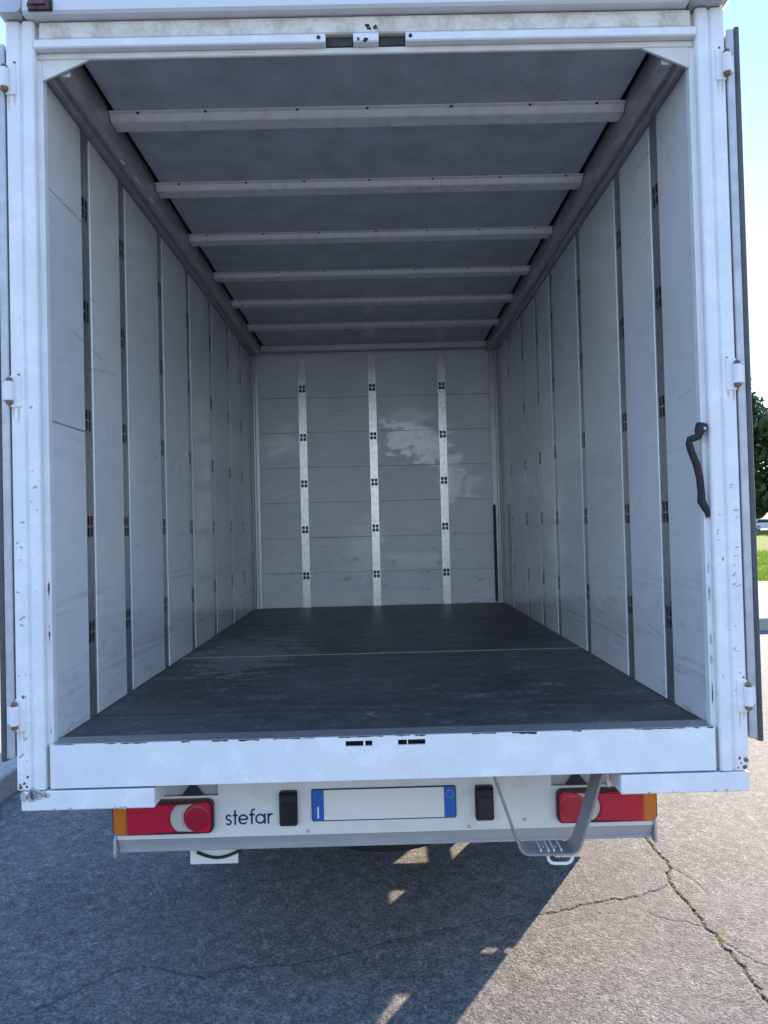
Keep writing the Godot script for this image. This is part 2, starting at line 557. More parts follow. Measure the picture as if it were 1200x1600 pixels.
# ------------------------------------------------------------------ ground
func stamp(depth: PackedFloat32Array, nx: int, nz: int, x0: float, z0: float, cell: float, path: Array, half: float, deep: float, n: FastNoiseLite) -> void:
	for i in path.size() - 1:
		var a: Vector2 = path[i]
		var b: Vector2 = path[i + 1]
		var len_ := (b - a).length()
		var steps := int(len_ / (cell * 0.45)) + 1
		var side := (b - a).normalized().orthogonal()
		for k in steps:
			var p := a.lerp(b, float(k) / steps)
			var taper := sin(PI * clampf(float(k) / steps, 0.0, 1.0))
			p += side * n.get_noise_2d(p.x * 18.0, p.y * 18.0) * 0.016 * (0.4 + taper)
			var hw := half * (0.75 + 0.9 * absf(n.get_noise_2d(p.x * 55.0 + 7.0, p.y * 55.0)))
			var ci := int((p.x - x0) / cell)
			var cj := int((p.y - z0) / cell)
			var rr := int(hw / cell) + 1
			for jj in range(cj - rr, cj + rr + 1):
				for ii in range(ci - rr, ci + rr + 1):
					if ii < 2 or jj < 2 or ii >= nx - 2 or jj >= nz - 2:
						continue
					var q := Vector2(x0 + ii * cell, z0 + jj * cell)
					var t := 1.0 - q.distance_to(p) / hw
					if t > 0.0:
						var id := jj * nx + ii
						depth[id] = maxf(depth[id], deep * minf(1.0, t * 1.8))

func build_ground() -> void:
	var cell := 0.0062
	var x0 := -1.75
	var x1 := 1.85
	var z0 := -2.3
	var z1 := 0.3
	var nx := int(round((x1 - x0) / cell)) + 1
	var nz := int(round((z1 - z0) / cell)) + 1
	x1 = x0 + (nx - 1) * cell
	z1 = z0 + (nz - 1) * cell
	var crack := PackedFloat32Array()
	crack.resize(nx * nz)
	var moss := PackedFloat32Array()
	moss.resize(nx * nz)
	var jit := noise(71, 0.7, 3)
	var c1 := [Vector2(1.36, -2.6), Vector2(1.33, -2.0), Vector2(1.321, -1.436), Vector2(1.321, -1.183), Vector2(1.259, -1.057), Vector2(1.264, -0.866), Vector2(1.261, -0.666), Vector2(1.271, -0.546), Vector2(1.272, -0.415), Vector2(1.263, -0.277), Vector2(1.264, -0.168), Vector2(1.27, 0.5)]
	var c2 := [Vector2(1.243, -1.014), Vector2(1.09, -0.916), Vector2(0.853, -0.863), Vector2(0.645, -0.783), Vector2(0.513, -0.785), Vector2(0.349, -0.743), Vector2(0.109, -0.658), Vector2(-0.019, -0.608), Vector2(-0.142, -0.547), Vector2(-0.26, -0.496), Vector2(-0.496, -0.466), Vector2(-0.612, -0.452), Vector2(-0.672, -0.406), Vector2(-0.774, -0.44), Vector2(-0.882, -0.487), Vector2(-0.976, -0.483), Vector2(-1.083, -0.388), Vector2(-1.182, -0.27), Vector2(-1.308, -0.19), Vector2(-1.9, 0.05)]
	stamp(crack, nx, nz, x0, z0, cell, c1, 0.0068, 0.007, jit)
	stamp(crack, nx, nz, x0, z0, cell, c2, 0.0056, 0.005, jit)
	stamp(crack, nx, nz, x0, z0, cell, [Vector2(1.09, -0.916), Vector2(1.079, -0.768), Vector2(1.144, -0.698), Vector2(1.257, -0.656)], 0.0058, 0.0022, jit)
	stamp(crack, nx, nz, x0, z0, cell, [Vector2(1.325, -1.169), Vector2(1.364, -1.082), Vector2(1.391, -0.927)], 0.0058, 0.003, jit)
	stamp(crack, nx, nz, x0, z0, cell, [Vector2(1.284, -0.546), Vector2(1.316, -0.434), Vector2(1.366, -0.369), Vector2(1.7, -0.2)], 0.0058, 0.003, jit)
	stamp(crack, nx, nz, x0, z0, cell, [Vector2(-1.182, -0.27), Vector2(-1.025, -0.176), Vector2(-0.7, 0.1)], 0.0058, 0.003, jit)
	stamp(moss, nx, nz, x0, z0, cell, c1, 0.024, 1.0, jit)
	stamp(moss, nx, nz, x0, z0, cell, [Vector2(1.255, -0.64), Vector2(1.285, -0.55)], 0.05, 1.0, jit)
	var g1 := noise(72, 62.0, 2)
	var g2 := noise(73, 1.4, 4)
	var g3 := noise(74, 21.0, 3)
	var verts := PackedVector3Array()
	verts.resize(nx * nz)
	var cols := PackedColorArray()
	cols.resize(nx * nz)
	for j in nz:
		for i in nx:
			var x := x0 + i * cell
			var z := z0 + j * cell
			var edge := minf(minf(i, nx - 1 - i), minf(j, nz - 1 - j)) / 30.0
			var e := clampf(edge, 0.0, 1.0)
			var id := j * nx + i
			var gr := g1.get_noise_2d(x, z)
			var y := (gr * 0.0013 + g3.get_noise_2d(x, z) * 0.0010) * e - crack[id] * e
			verts[id] = Vector3(x, y, z)
			var t := 1.0 + (gr * 0.45 + g2.get_noise_2d(x, z) * 0.28) * e
			var col := Color(t, t, t)
			var mm := moss[id] * clampf(0.25 + g3.get_noise_2d(x + 5.0, z) * 2.4 + jit.get_noise_2d(x * 3.0, z * 3.0), 0.0, 1.0)
			col = col.lerp(Color(0.62, 0.66, 0.14), mm * 0.75)
			if crack[id] > 0.0:
				col = col.lerp(Color(0.42, 0.40, 0.37), clampf(crack[id] / 0.006, 0.0, 1.0) * (1.0 - mm * 0.7))
			cols[id] = col
	var norms := PackedVector3Array()
	norms.resize(nx * nz)
	for j in nz:
		for i in nx:
			var l := verts[j * nx + maxi(i - 1, 0)].y
			var r := verts[j * nx + mini(i + 1, nx - 1)].y
			var u := verts[maxi(j - 1, 0) * nx + i].y
			var d := verts[mini(j + 1, nz - 1) * nx + i].y
			norms[j * nx + i] = Vector3(l - r, 2.0 * cell, u - d).normalized()
	var idx := PackedInt32Array()
	idx.resize((nx - 1) * (nz - 1) * 6)
	var k := 0
	for j in nz - 1:
		for i in nx - 1:
			var a := j * nx + i
			idx[k] = a
			idx[k + 1] = a + 1
			idx[k + 2] = a + nx
			idx[k + 3] = a + 1
			idx[k + 4] = a + nx + 1
			idx[k + 5] = a + nx
			k += 6
	# the rest of the yard, out to the horizon, round the finely meshed part
	var far := 600.0
	for q in [[-far, -far, far, z0], [-far, z1, far, far], [-far, z0, x0, z1], [x1, z0, far, z1]]:
		var b := verts.size()
		for p in [[q[0], q[1]], [q[2], q[1]], [q[0], q[3]], [q[2], q[3]]]:
			verts.append(Vector3(p[0], 0, p[1]))
			norms.append(Vector3.UP)
			cols.append(Color(1, 1, 1))
		for o in [0, 1, 2, 1, 3, 2]:
			idx.append(b + o)
	var arr := []
	arr.resize(Mesh.ARRAY_MAX)
	arr[Mesh.ARRAY_VERTEX] = verts
	arr[Mesh.ARRAY_NORMAL] = norms
	arr[Mesh.ARRAY_COLOR] = cols
	arr[Mesh.ARRAY_INDEX] = idx
	var am := ArrayMesh.new()
	am.add_surface_from_arrays(Mesh.PRIMITIVE_TRIANGLES, arr)
	var stones := noise(75, 0.21, 1, FastNoiseLite.TYPE_CELLULAR)
	stones.cellular_return_type = FastNoiseLite.RETURN_CELL_VALUE
	var tex := ramp_tex(1024, stones, [[0.0, Color(0.065, 0.064, 0.064)], [0.3, Color(0.11, 0.107, 0.106)], [0.5, Color(0.15, 0.146, 0.144)], [0.72, Color(0.21, 0.203, 0.199)], [0.88, Color(0.29, 0.281, 0.275)], [1.0, Color(0.40, 0.39, 0.38)]], noise(76, 0.02, 5), 0.42)
	var m := tri_mat(tex, 0.55, 0.85, 0.0, normal_tex(1024, noise(77, 0.16, 3), 5.0), 0.3)
	m.metallic_specular = 0.3
	m.vertex_color_use_as_albedo = true
	var o := put(self, "ground", am, m)
	o.set_meta("kind", "structure")
	o.set_meta("label", "cracked pale grey asphalt yard under and around the truck")

func build_pavements() -> void:
	# raised footway along the left
	var p := node(self, "pavement")
	p.set_meta("kind", "structure")
	p.set_meta("label", "raised footway with kerb stones left of the truck")
	box(p, "slab", Vector3(-6.0, -0.1, -40.0), Vector3(-2.54, 0.134, 6.0), M.slab, 0.0)
	for i in 40:
		box(p, "kerb_stone", Vector3(-2.54, -0.1, -33.0 + i * 1.0 + 0.004), Vector3(-2.35, 0.142, -32.0 + i * 1.0 - 0.004), M.kerb, 0.012)
	# raised footway ahead on the right, grass behind it
	var q := node(self, "pavement_001")
	q.set_meta("kind", "structure")
	q.set_meta("label", "raised footway crossing ahead on the right, before the grass")
	box(q, "slab", Vector3(3.0, -0.1, -15.2), Vector3(60.0, 0.163, -8.85), M.slab, 0.0)
	for i in 30:
		box(q, "kerb_stone", Vector3(3.0 + i + 0.004, -0.1, -8.85), Vector3(4.0 + i - 0.004, 0.172, -8.62), M.kerb, 0.012)
	var g := box(self, "grass", Vector3(2.5, -0.1, -89.0), Vector3(140.0, 0.12, -15.2), M.grass, 0.0)
	g.set_meta("kind", "structure")
	var rd := box(self, "road", Vector3(-20.0, -0.1, -95.0), Vector3(160.0, 0.01, -89.0), M.road, 0.0)
	rd.set_meta("kind", "structure")
	# tufts standing up along the near part of the lawn
	var st := new_st()
	for i in 7:
		var a := rng.randf() * TAU
		var b := Vector3(cos(a) * 0.03, 0, sin(a) * 0.03)
		var s := Vector3(-sin(a), 0, cos(a)) * 0.008
		var t := b * 2.4 + Vector3(0, rng.randf_range(0.06, 0.13), 0)
		tri(st, b - s, b + s, t, Vector3(cos(a), 0.3, sin(a)).normalized())
	var mm := MultiMesh.new()
	mm.transform_format = MultiMesh.TRANSFORM_3D
	mm.mesh = fin(st)
	mm.instance_count = 9000
	for i in 9000:
		var x := rng.randf_range(5.0, 20.0)
		var z := -15.25 - pow(rng.randf(), 1.5) * 16.0
		mm.set_instance_transform(i, Transform3D(Basis(Vector3.UP, rng.randf() * TAU).scaled(Vector3.ONE * rng.randf_range(0.8, 1.6)), Vector3(x, 0.115, z)))
	var mi := MultiMeshInstance3D.new()
	mi.name = "grass_tufts"
	mi.multimesh = mm
	mi.material_override = M.blade
	mi.set_meta("kind", "stuff")
	mi.set_meta("label", "sunlit green grass tufts behind the footway on the right")
	mi.set_meta("category", "grass")
	add_child(mi)

# ------------------------------------------------------------------ truck
func build_truck() -> void:
	var t := thing("box_truck", "white box truck seen from behind with its empty cargo box open", "truck")
	rear_frame(t)
	cargo_box(t)
	doors(t)
	light_bar(t)
	step(t)
	underside(t)
	cab(t)

func mirror(poly: PackedVector2Array, s: float) -> PackedVector2Array:
	var out := PackedVector2Array()
	for p in poly:
		out.append(Vector2(p.x * s, p.y))
	return out

# flat plate with rectangular openings that all share one height band; along x, front at z1
func add_slotted(st: SurfaceTool, x0: float, x1: float, y0: float, y1: float, z0: float, z1: float, slots: Array, sy0: float, sy1: float) -> void:
	add_box(st, Vector3(x0, y0, z0), Vector3(x1, sy0, z1), 0.0)
	add_box(st, Vector3(x0, sy1, z0), Vector3(x1, y1, z1), 0.0)
	var x := x0
	for s in slots:
		add_box(st, Vector3(x, sy0, z0), Vector3(s[0], sy1, z1), 0.0)
		x = s[1]
	add_box(st, Vector3(x, sy0, z0), Vector3(x1, sy1, z1), 0.0)

func rear_frame(t: Node3D) -> void:
	var f := node(t, "rear_frame")
	# posts: inner rebate, rounded ridge, groove, outer band
	var prof := PackedVector2Array([Vector2(1.046, -0.062), Vector2(1.046, -0.034), Vector2(1.049, -0.031), Vector2(1.060, -0.031), Vector2(1.060, -0.008), Vector2(1.064, -0.002), Vector2(1.070, 0.0),
		Vector2(1.090, 0.0), Vector2(1.096, -0.002), Vector2(1.100, -0.010), Vector2(1.105, -0.010), Vector2(1.109, -0.003), Vector2(1.115, -0.001), Vector2(1.142, -0.001), Vector2(1.148, -0.003), Vector2(1.152, -0.009), Vector2(1.152, -0.062)])
	for s in [-1.0, 1.0]:
		var pst := extrude(f, "door_post", mirror(prof, s), 0.826, 3.262, 1, M.paint)
		# rust creeping out where post and sill meet, and hinge plates
		for hy in [3.075, 2.078, 1.06]:
			var st := new_st()
			add_box(st, Vector3(s * 1.118, hy - 0.05, -0.002), Vector3(s * 1.150, hy + 0.05, 0.004), 0.002)
			put(pst, "hinge_plate", fin(st), M.paint)
			for k in 1:
				var rx := 1.120 + rng.randf() * 0.022
				var ry: float = hy + (rng.randf_range(0.05, 0.058) if k % 2 == 0 else -rng.randf_range(0.05, 0.07))
				rust_patch(pst, Vector3(s * rx, ry, -0.0012), rng.randf_range(0.003, 0.006))
		for hy in [3.075, 2.078, 1.06]:
			for k in 2:
				rust_run(pst, Vector3(s * (1.126 + k * 0.014 + rng.randf_range(-0.003, 0.003)), hy - 0.052, -0.0011), 0.012, rng.randf_range(0.02, 0.05))
		for k in 6:
			rust_patch(pst, Vector3(s * rng.randf_range(1.115, 1.145), 0.832 + pow(rng.randf(), 2.0) * 0.035, -0.0012), rng.randf_range(0.003, 0.009))
		for k in 16:
			scuff(pst, Vector3(s * rng.randf_range(1.116, 1.140), rng.randf_range(0.9, 1.75), -0.0016), rng.randf_range(0.003, 0.012), rng.randf_range(0.002, 0.006))
		for k in 7:
			scuff(pst, Vector3(s * 1.0535, rng.randf_range(0.98, 1.5), -0.0316), rng.randf_range(0.002, 0.004), rng.randf_range(0.006, 0.03), rng.randf() < 0.4)
		for k in 6:
			scuff(pst, Vector3(s * rng.randf_range(1.07, 1.09), rng.randf_range(0.85, 2.2), -0.0006), rng.randf_range(0.002, 0.008), rng.randf_range(0.002, 0.008))
	# header: grimy upper face, ridge with two latch slots, beige lip below
	var hd := node(f, "header_beam")
	box(hd, "upper_face", Vector3(-1.046, 3.206, -0.13), Vector3(1.046, 3.262, -0.006), M.grimy, 0.004)
	var st := new_st()
	var ridge := PackedVector2Array([Vector2(3.174, -0.06), Vector2(3.174, -0.004), Vector2(3.178, 0.0), Vector2(3.199, 0.0), Vector2(3.205, -0.005), Vector2(3.205, -0.06)])
	for seg in [[-1.0605, -0.130], [-0.041, 0.040], [0.127, 1.0605]]:
		add_extrude(st, ridge, seg[0], seg[1], 0)
	put(hd, "ridge", fin(st), M.paint)
	for sl in [[-0.130, -0.041], [0.040, 0.127]]:
		box(hd, "latch_keeper", Vector3(sl[0] + 0.001, 3.1745, -0.058), Vector3(sl[1] - 0.001, 3.2045, -0.024), M.chassis, 0.002)
	box(hd, "lip", Vector3(-1.0605, 3.152, -0.039), Vector3(1.0605, 3.1735, -0.026), M.beige, 0.004)
	for x in [-0.152, 0.142]:
		var s2 := new_st()
		add_lathe(s2, [Vector2(0.007, -0.004), Vector2(0.006, 0.003), Vector2(0.0, 0.0045)], Vector3(0, 0, 1), Vector3(x, 3.190, 0.0), 10)
		put(hd, "screw", fin(s2), M.chassis)
	# scratched cross of old paint loss above the slots
	for c in [[0.0, 3.222, 0.034, 0.004], [0.006, 3.205, 0.004, 0.028], [-0.018, 3.180, 0.022, 0.004]]:
		for k in 6:
			chip(hd, Vector3(c[0] + rng.randf_range(-c[2], c[2]), c[1] + rng.randf_range(-c[3], c[3]), -0.0052 if c[1] > 3.204 else 0.0008), rng.randf_range(0.003, 0.007))
	# corner gussets
	for s in [-1.0, 1.0]:
		extrude(f, "corner_gusset", mirror(PackedVector2Array([Vector2(1.0455, 3.1515), Vector2(0.895, 3.1515), Vector2(1.0455, 3.085)]), s), -0.0385, -0.029, 2, M.beige)
	# roof edge moulding and corner caps, standing a little proud
	var rc := node(t, "roof_moulding")
	extrude(rc, "gutter", PackedVector2Array([Vector2(3.266, -0.13), Vector2(3.266, 0.024), Vector2(3.274, 0.032), Vector2(3.33, 0.030), Vector2(3.365, 0.016), Vector2(3.38, -0.02), Vector2(3.38, -0.13)]), -1.082, 1.03, 0, M.skin)
	for s in [-1.0, 1.0]:
		var o := round_rect(1.031 if s > 0 else 1.083, 3.2665, 1.166, 3.372, 0.02)
		extrude(rc, "corner_cap", mirror(o, s), -0.14, 0.038, 2, M.door_alu)
	var mk := [[-1.022, M.marker], [1.050, M.marker]]
	for q in mk:
		var lamp := node(t, "marker_lamp")
		var z: float = 0.034 if q[0] < 0 else 0.040
		box(lamp, "lamp_base", Vector3(q[0] - 0.038, 3.270, z - 0.004), Vector3(q[0] + 0.038, 3.306, z + 0.004), M.black, 0.003)
		var sl := new_st()
		for i in 8:
			var pr := []
			pr.append(Vector2(0.0, 0.0))
		var dome := PackedVector2Array()
		for i in 13:
			var a := PI * i / 12.0
			dome.append(Vector2(q[0] + cos(a) * 0.034, 3.2725 + sin(a) * 0.034))
		add_extrude(sl, dome, z + 0.004, z + 0.022, 2)
		var dome2 := PackedVector2Array()
		for i in 13:
			var a := PI * i / 12.0
			dome2.append(Vector2(q[0] + cos(a) * 0.026, 3.2755 + sin(a) * 0.026))
		add_extrude(sl, dome2, z + 0.022, z + 0.030, 2)
		put(lamp, "lens", fin(sl), q[1])
	# sill
	var sb := node(f, "sill_beam")
	var sp := new_st()
	add_slotted(sp, -1.0455, 1.0455, 0.828, 0.964, -0.012, -0.002, [[-0.120, -0.064], [-0.058, -0.036], [0.045, 0.073], [0.076, 0.131]], 0.934, 0.951)
	put(sb, "face_plate", fin(sp), M.paint)
	box(sb, "beam_core", Vector3(-1.0455, 0.835, -0.11), Vector3(1.0455, 0.958, -0.045), M.black, 0.0)
	box(sb, "top_edge", Vector3(-1.0455, 0.9585, -0.10), Vector3(1.0455, 0.9625, -0.0125), M.galv, 0.0)
	# chipped top edge of the sill: bare dark metal showing in ragged runs
	var x := -1.03
	while x < 1.03:
		var w := rng.randf_range(0.015, 0.09)
		var more := x > 0.2 and x < 0.75
		if rng.randf() < (0.85 if more else 0.55):
			edge_chip(sb, x, minf(x + w, 1.04), 0.9645, rng.randf_range(0.002, 0.006 if not more else 0.010))
		x += w + rng.randf_range(0.0, 0.05)
	# white blocks under the sill
	for s in [-1.0, 1.0]:
		var a: float = -1.138 if s < 0 else 0.743
		var b: float = -0.722 if s < 0 else 1.150
		var bk := box(t, "bumper_block", Vector3(a, 0.760, -0.13), Vector3(b, 0.8205, -0.001), M.paint, 0.003)
		if s < 0:
			for k in 9:
				chip(bk, Vector3(a + 0.005 + rng.randf() * 0.10, 0.80 + rng.randf() * 0.022, 0.0), rng.randf_range(0.008, 0.018), true)
		for k in 5:
			chip(bk, Vector3(rng.randf_range(a + 0.02, b - 0.02), 0.764, 0.0), rng.randf_range(0.003, 0.006), true)

# irregular flake of bare primer or dirt, a couple of tenths of a millimetre thick
func flake(parent: Node, called: String, at: Vector3, r: float, m: Material) -> void:
	var poly := PackedVector2Array()
	var n := 9
	for i in n:
		var a := TAU * i / n
		poly.append(Vector2(at.x + cos(a) * r * rng.randf_range(0.55, 1.25), at.y + sin(a) * r * rng.randf_range(0.5, 1.3)))
	var st := new_st()
	add_extrude(st, poly, at.z - 0.001, at.z + 0.0008, 2)
	put(parent, called, fin(st), m)

func rust_run(parent: Node, at: Vector3, w: float, h: float) -> void:
	var poly := PackedVector2Array()
	for i in 6:
		poly.append(Vector2(at.x + w * rng.randf_range(0.25, 0.6) * (1.0 - i / 6.0), at.y - h * i / 5.0))
	for i in 6:
		poly.append(Vector2(at.x - w * rng.randf_range(0.25, 0.6) * (i + 1) / 6.0, at.y - h * (5 - i) / 5.0 + 0.0004))
	var st := new_st()
	add_extrude(st, poly, at.z - 0.001, at.z + 0.0005, 2)
	put(parent, "rust_run", fin(st), M.rust_pale)

func rust_patch(parent: Node, at: Vector3, r: float) -> void:
	flake(parent, "rust_patch", at, r, M.rust)

# slanting scrape through the white paint
func scuff(parent: Node, at: Vector3, w: float, h: float, dark := false) -> void:
	var poly := PackedVector2Array()
	var sh := rng.randf_range(-0.6, 0.9)
	for i in 10:
		var a := TAU * i / 10.0
		var q := Vector2(cos(a) * w * rng.randf_range(0.5, 1.2), sin(a) * h * rng.randf_range(0.4, 1.2))
		poly.append(Vector2(at.x + q.x, at.y + q.y + (0.0 if dark else q.x * sh)))
	if Geometry2D.triangulate_polygon(poly).is_empty():
		return
	var st := new_st()
	add_extrude(st, poly, at.z - 0.001, at.z + 0.0009, 2)
	put(parent, "scrape", fin(st), M.chassis if dark else M.scrape)

func chip(parent: Node, at: Vector3, r: float, grey := false) -> void:
	flake(parent, "paint_chip", at, r, M.flange if grey else M.chassis)

func edge_chip(parent: Node, x0: float, x1: float, top: float, depth: float) -> void:
	var poly := PackedVector2Array([Vector2(x0, top), Vector2(x1, top)])
	var n := 6
	for i in n:
		var t := 1.0 - float(i) / (n - 1)
		poly.append(Vector2(lerpf(x0, x1, t), top - depth * rng.randf_range(0.25, 1.0)))
	var st := new_st()
	add_extrude(st, poly, -0.004, -0.0012, 2)
	put(parent, "paint_chip", fin(st), M.chassis)

# vertical perforated track: plate with groups of four slots, along y, facing +z in its own axes, about x = 0
func track_mesh(w: float, y0: float, y1: float, groups: Array, sw: float, sh: float) -> ArrayMesh:
	var st := new_st()
	var hw := w * 0.5
	var g := 0.006
	var y := y0
	for gy in groups:
		var a: float = gy - sh - g * 0.5
		var b: float = gy + sh + g * 0.5
		add_box(st, Vector3(-hw, y, -0.004), Vector3(hw, a, 0.0), 0.0)
		add_box(st, Vector3(-hw, gy - g * 0.5, -0.004), Vector3(hw, gy + g * 0.5, 0.0), 0.0)
		for band in [[a, gy - g * 0.5], [gy + g * 0.5, b]]:
			add_box(st, Vector3(-hw, band[0], -0.004), Vector3(-sw - g * 0.5, band[1], 0.0), 0.0)
			add_box(st, Vector3(-g * 0.5, band[0], -0.004), Vector3(g * 0.5, band[1], 0.0), 0.0)
			add_box(st, Vector3(sw + g * 0.5, band[0], -0.004), Vector3(hw, band[1], 0.0), 0.0)
		y = b
	add_box(st, Vector3(-hw, y, -0.004), Vector3(hw, y1, 0.0), 0.0)
	return fin(st)

func cargo_box(t: Node3D) -> void:
	var groups := [1.222, 1.615, 2.008, 2.405, 2.822]
	# side walls
	var tracks_l := [0.42, 0.83, 1.40, 1.96, 2.55, 3.14, 3.64]
	var tracks_r := [0.41, 0.845, 1.50, 2.13, 2.56, 3.06, 3.64]
	var tw := 0.082
	var tm := track_mesh(tw, FLOOR_Y, 3.116, [1.262, 1.65, 2.042, 2.445, 2.83], 0.025, 0.036)
	for s in [-1.0, 1.0]:
		var w := node(t, "side_wall")
		var tr: Array = tracks_l if s < 0 else tracks_r
		var m: Material = M.side_l if s < 0 else M.side_r
		var variants := []
		for k in 3:
			var mv: StandardMaterial3D = m.duplicate()
			mv.albedo_color = [Color(1, 1, 1), Color(0.965, 0.97, 0.97), Color(0.98, 0.975, 0.96)][k]
			variants.append(mv)
		var uvf := func(p: Vector3) -> Vector2: return Vector2(-p.z / 4.2, 1.0 - (p.y - FLOOR_Y) / 2.2)
		var z := -0.066
		var edges := []
		for d in tr:
			edges.append([z, -d + tw * 0.5])
			z = -d - tw * 0.5
		edges.append([z, BULK_Z])
		for i in edges.size():
			var e: Array = edges[i]
			var cuts := [FLOOR_Y, 3.116]
			if s < 0 and i == 0:
				cuts = [FLOOR_Y, 1.995, 2.767, 3.116]
			for c in cuts.size() - 1:
				var st := new_st()
				var bow := rng.randf_range(-0.0008, 0.0008)
				add_box(st, Vector3(s * (WALL_X + bow), cuts[c] + (0.0015 if c > 0 else 0.001), e[1] + 0.001), Vector3(s * (WALL_X + 0.014), cuts[c + 1] - 0.0015, e[0] - 0.001), 0.0025, uvf)
				put(w, "wall_panel", fin(st), variants[(i * 2 + c + (0 if s < 0 else 1)) % 3])
		for d in tr:
			box(w, "track_channel", Vector3(s * (WALL_X + 0.020), FLOOR_Y, -d - 0.05), Vector3(s * (WALL_X + 0.026), 3.116, -d + 0.05), M.black, 0.0)
			put(w, "track_strip", tm, M.track, Vector3(s * (WALL_X + 0.003), 0, -d), Vector3(0, -s * PI / 2, 0))
		box(w, "outer_skin", Vector3(s * (WALL_X + 0.04), 0.83, BULK_Z - 0.05), Vector3(s * 1.125, 3.262, -0.063), M.skin, 0.0)
	# bulkhead: horizontal painted boards in four bays between perforated strips
	var b := node(t, "bulkhead")
	var uvb := func(p: Vector3) -> Vector2: return Vector2((p.x + 1.06) / 2.12, 1.0 - (p.y - FLOOR_Y) / 2.2)
	var xs := [-0.625, -0.024, 0.573]
	var bw := 0.066
	var bays := [[-1.0, xs[0] - bw / 2], [xs[0] + bw / 2, xs[1] - bw / 2], [xs[1] + bw / 2, xs[2] - bw / 2], [xs[2] + bw / 2, 0.985]]
	var rows := [FLOOR_Y, 1.245, 1.545, 1.845, 2.145, 2.445, 2.745, 3.13]
	for by in bays:
		for r in rows.size() - 1:
			var st := new_st()
			var out := rng.randf_range(-0.001, 0.0012)
			add_box(st, Vector3(by[0] + 0.0008, rows[r] + 0.0014, BULK_Z - 0.012), Vector3(by[1] - 0.0008, rows[r + 1] - rng.randf_range(0.0002, 0.0016), BULK_Z + out), 0.0014, uvb)
			put(b, "board", fin(st), M.bulk)
	var bm := track_mesh(bw, FLOOR_Y, 3.13, groups, 0.023, 0.027)
	for x in xs:
		box(b, "track_channel", Vector3(x - 0.05, FLOOR_Y, BULK_Z - 0.032), Vector3(x + 0.05, 3.13, BULK_Z - 0.020), M.black, 0.0)
		put(b, "track_strip", bm, M.track, Vector3(x, 0, BULK_Z - 0.001))
	box(b, "outer_skin", Vector3(-1.1, 0.83, BULK_Z - 0.09), Vector3(1.1, 3.262, BULK_Z - 0.045), M.skin, 0.0)
	for s in [-1.0, 1.0]:
		var x0: float = 1.0 if s < 0 else 0.985
		extrude(b, "corner_trim", mirror(PackedVector2Array([Vector2(WALL_X - 0.001, BULK_Z - 0.01), Vector2(WALL_X - 0.001, BULK_Z + 0.05), Vector2(WALL_X - 0.012, BULK_Z + 0.045), Vector2(WALL_X - 0.016, BULK_Z + 0.022), Vector2(WALL_X - 0.03, BULK_Z + 0.018), Vector2(WALL_X - 0.034, BULK_Z + 0.008), Vector2(x0, BULK_Z + 0.004), Vector2(x0, BULK_Z - 0.01)]), s), FLOOR_Y, 3.13, 1, M.galv if s < 0 else M.cant)
	box(b, "protector_bar", Vector3(0.985, FLOOR_Y + 0.01, BULK_Z + 0.006), Vector3(1.008, 1.79, BULK_Z + 0.016), M.chassis, 0.003)
	box(b, "top_trim", Vector3(-1.0, 3.112, BULK_Z + 0.001), Vector3(1.0, 3.1295, BULK_Z + 0.014), M.beam, 0.003)
	# roof lining panels and hat-section beams
	var rf := node(t, "roof_lining")
	var beams := [0.44, 1.03, 1.63, 2.235, 2.80, 3.42, 4.09]
	var z0 := -0.03
	for i in beams.size():
		var d: float = beams[i]
		box(rf, "ceiling_panel", Vector3(-0.935, ROOF_Y, -d), Vector3(0.935, ROOF_Y + 0.012, z0 - 0.002), M.ceiling, 0.002)
		z0 = -d
	box(rf, "ceiling_panel", Vector3(-0.935, ROOF_Y, BULK_Z - 0.04), Vector3(0.935, ROOF_Y + 0.012, z0 - 0.002), M.ceiling, 0.002)
	var hat := func(d: float) -> PackedVector2Array: return PackedVector2Array([Vector2(ROOF_Y - 0.001, -d + 0.062), Vector2(ROOF_Y - 0.004, -d + 0.060), Vector2(ROOF_Y - 0.005, -d + 0.042), Vector2(3.153, -d + 0.032), Vector2(3.150, -d + 0.028), Vector2(3.150, -d - 0.040), Vector2(3.153, -d - 0.044), Vector2(ROOF_Y - 0.005, -d - 0.05), Vector2(ROOF_Y - 0.001, -d - 0.07)])
	for d in beams:
		var bmn := extrude(rf, "roof_beam", hat.call(d) if d < 4.0 else PackedVector2Array([Vector2(ROOF_Y - 0.001, -d + 0.03), Vector2(3.138, -d + 0.026), Vector2(3.134, -d + 0.022), Vector2(3.134, BULK_Z - 0.01), Vector2(ROOF_Y - 0.001, BULK_Z - 0.01)]), -0.957, 0.957, 0, M.beam)
	box(rf, "roof_core", Vector3(-1.05, 3.222, BULK_Z - 0.04), Vector3(1.05, 3.249, -0.132), M.chassis, 0.0)
	var rv := new_st()
	add_lathe(rv, [Vector2(0.0065, 0.0), Vector2(0.0055, -0.003), Vector2(0.0, -0.004)], Vector3.UP, Vector3.ZERO, 8)
	var rvm := fin(rv)
	for d in beams:
		if d < 4.0:
			for k in 7:
				put(rf, "rivet", rvm, M.chassis, Vector3(-0.87 + k * 0.29 + rng.randf_range(-0.03, 0.03), ROOF_Y - 0.0045, -d + 0.052))
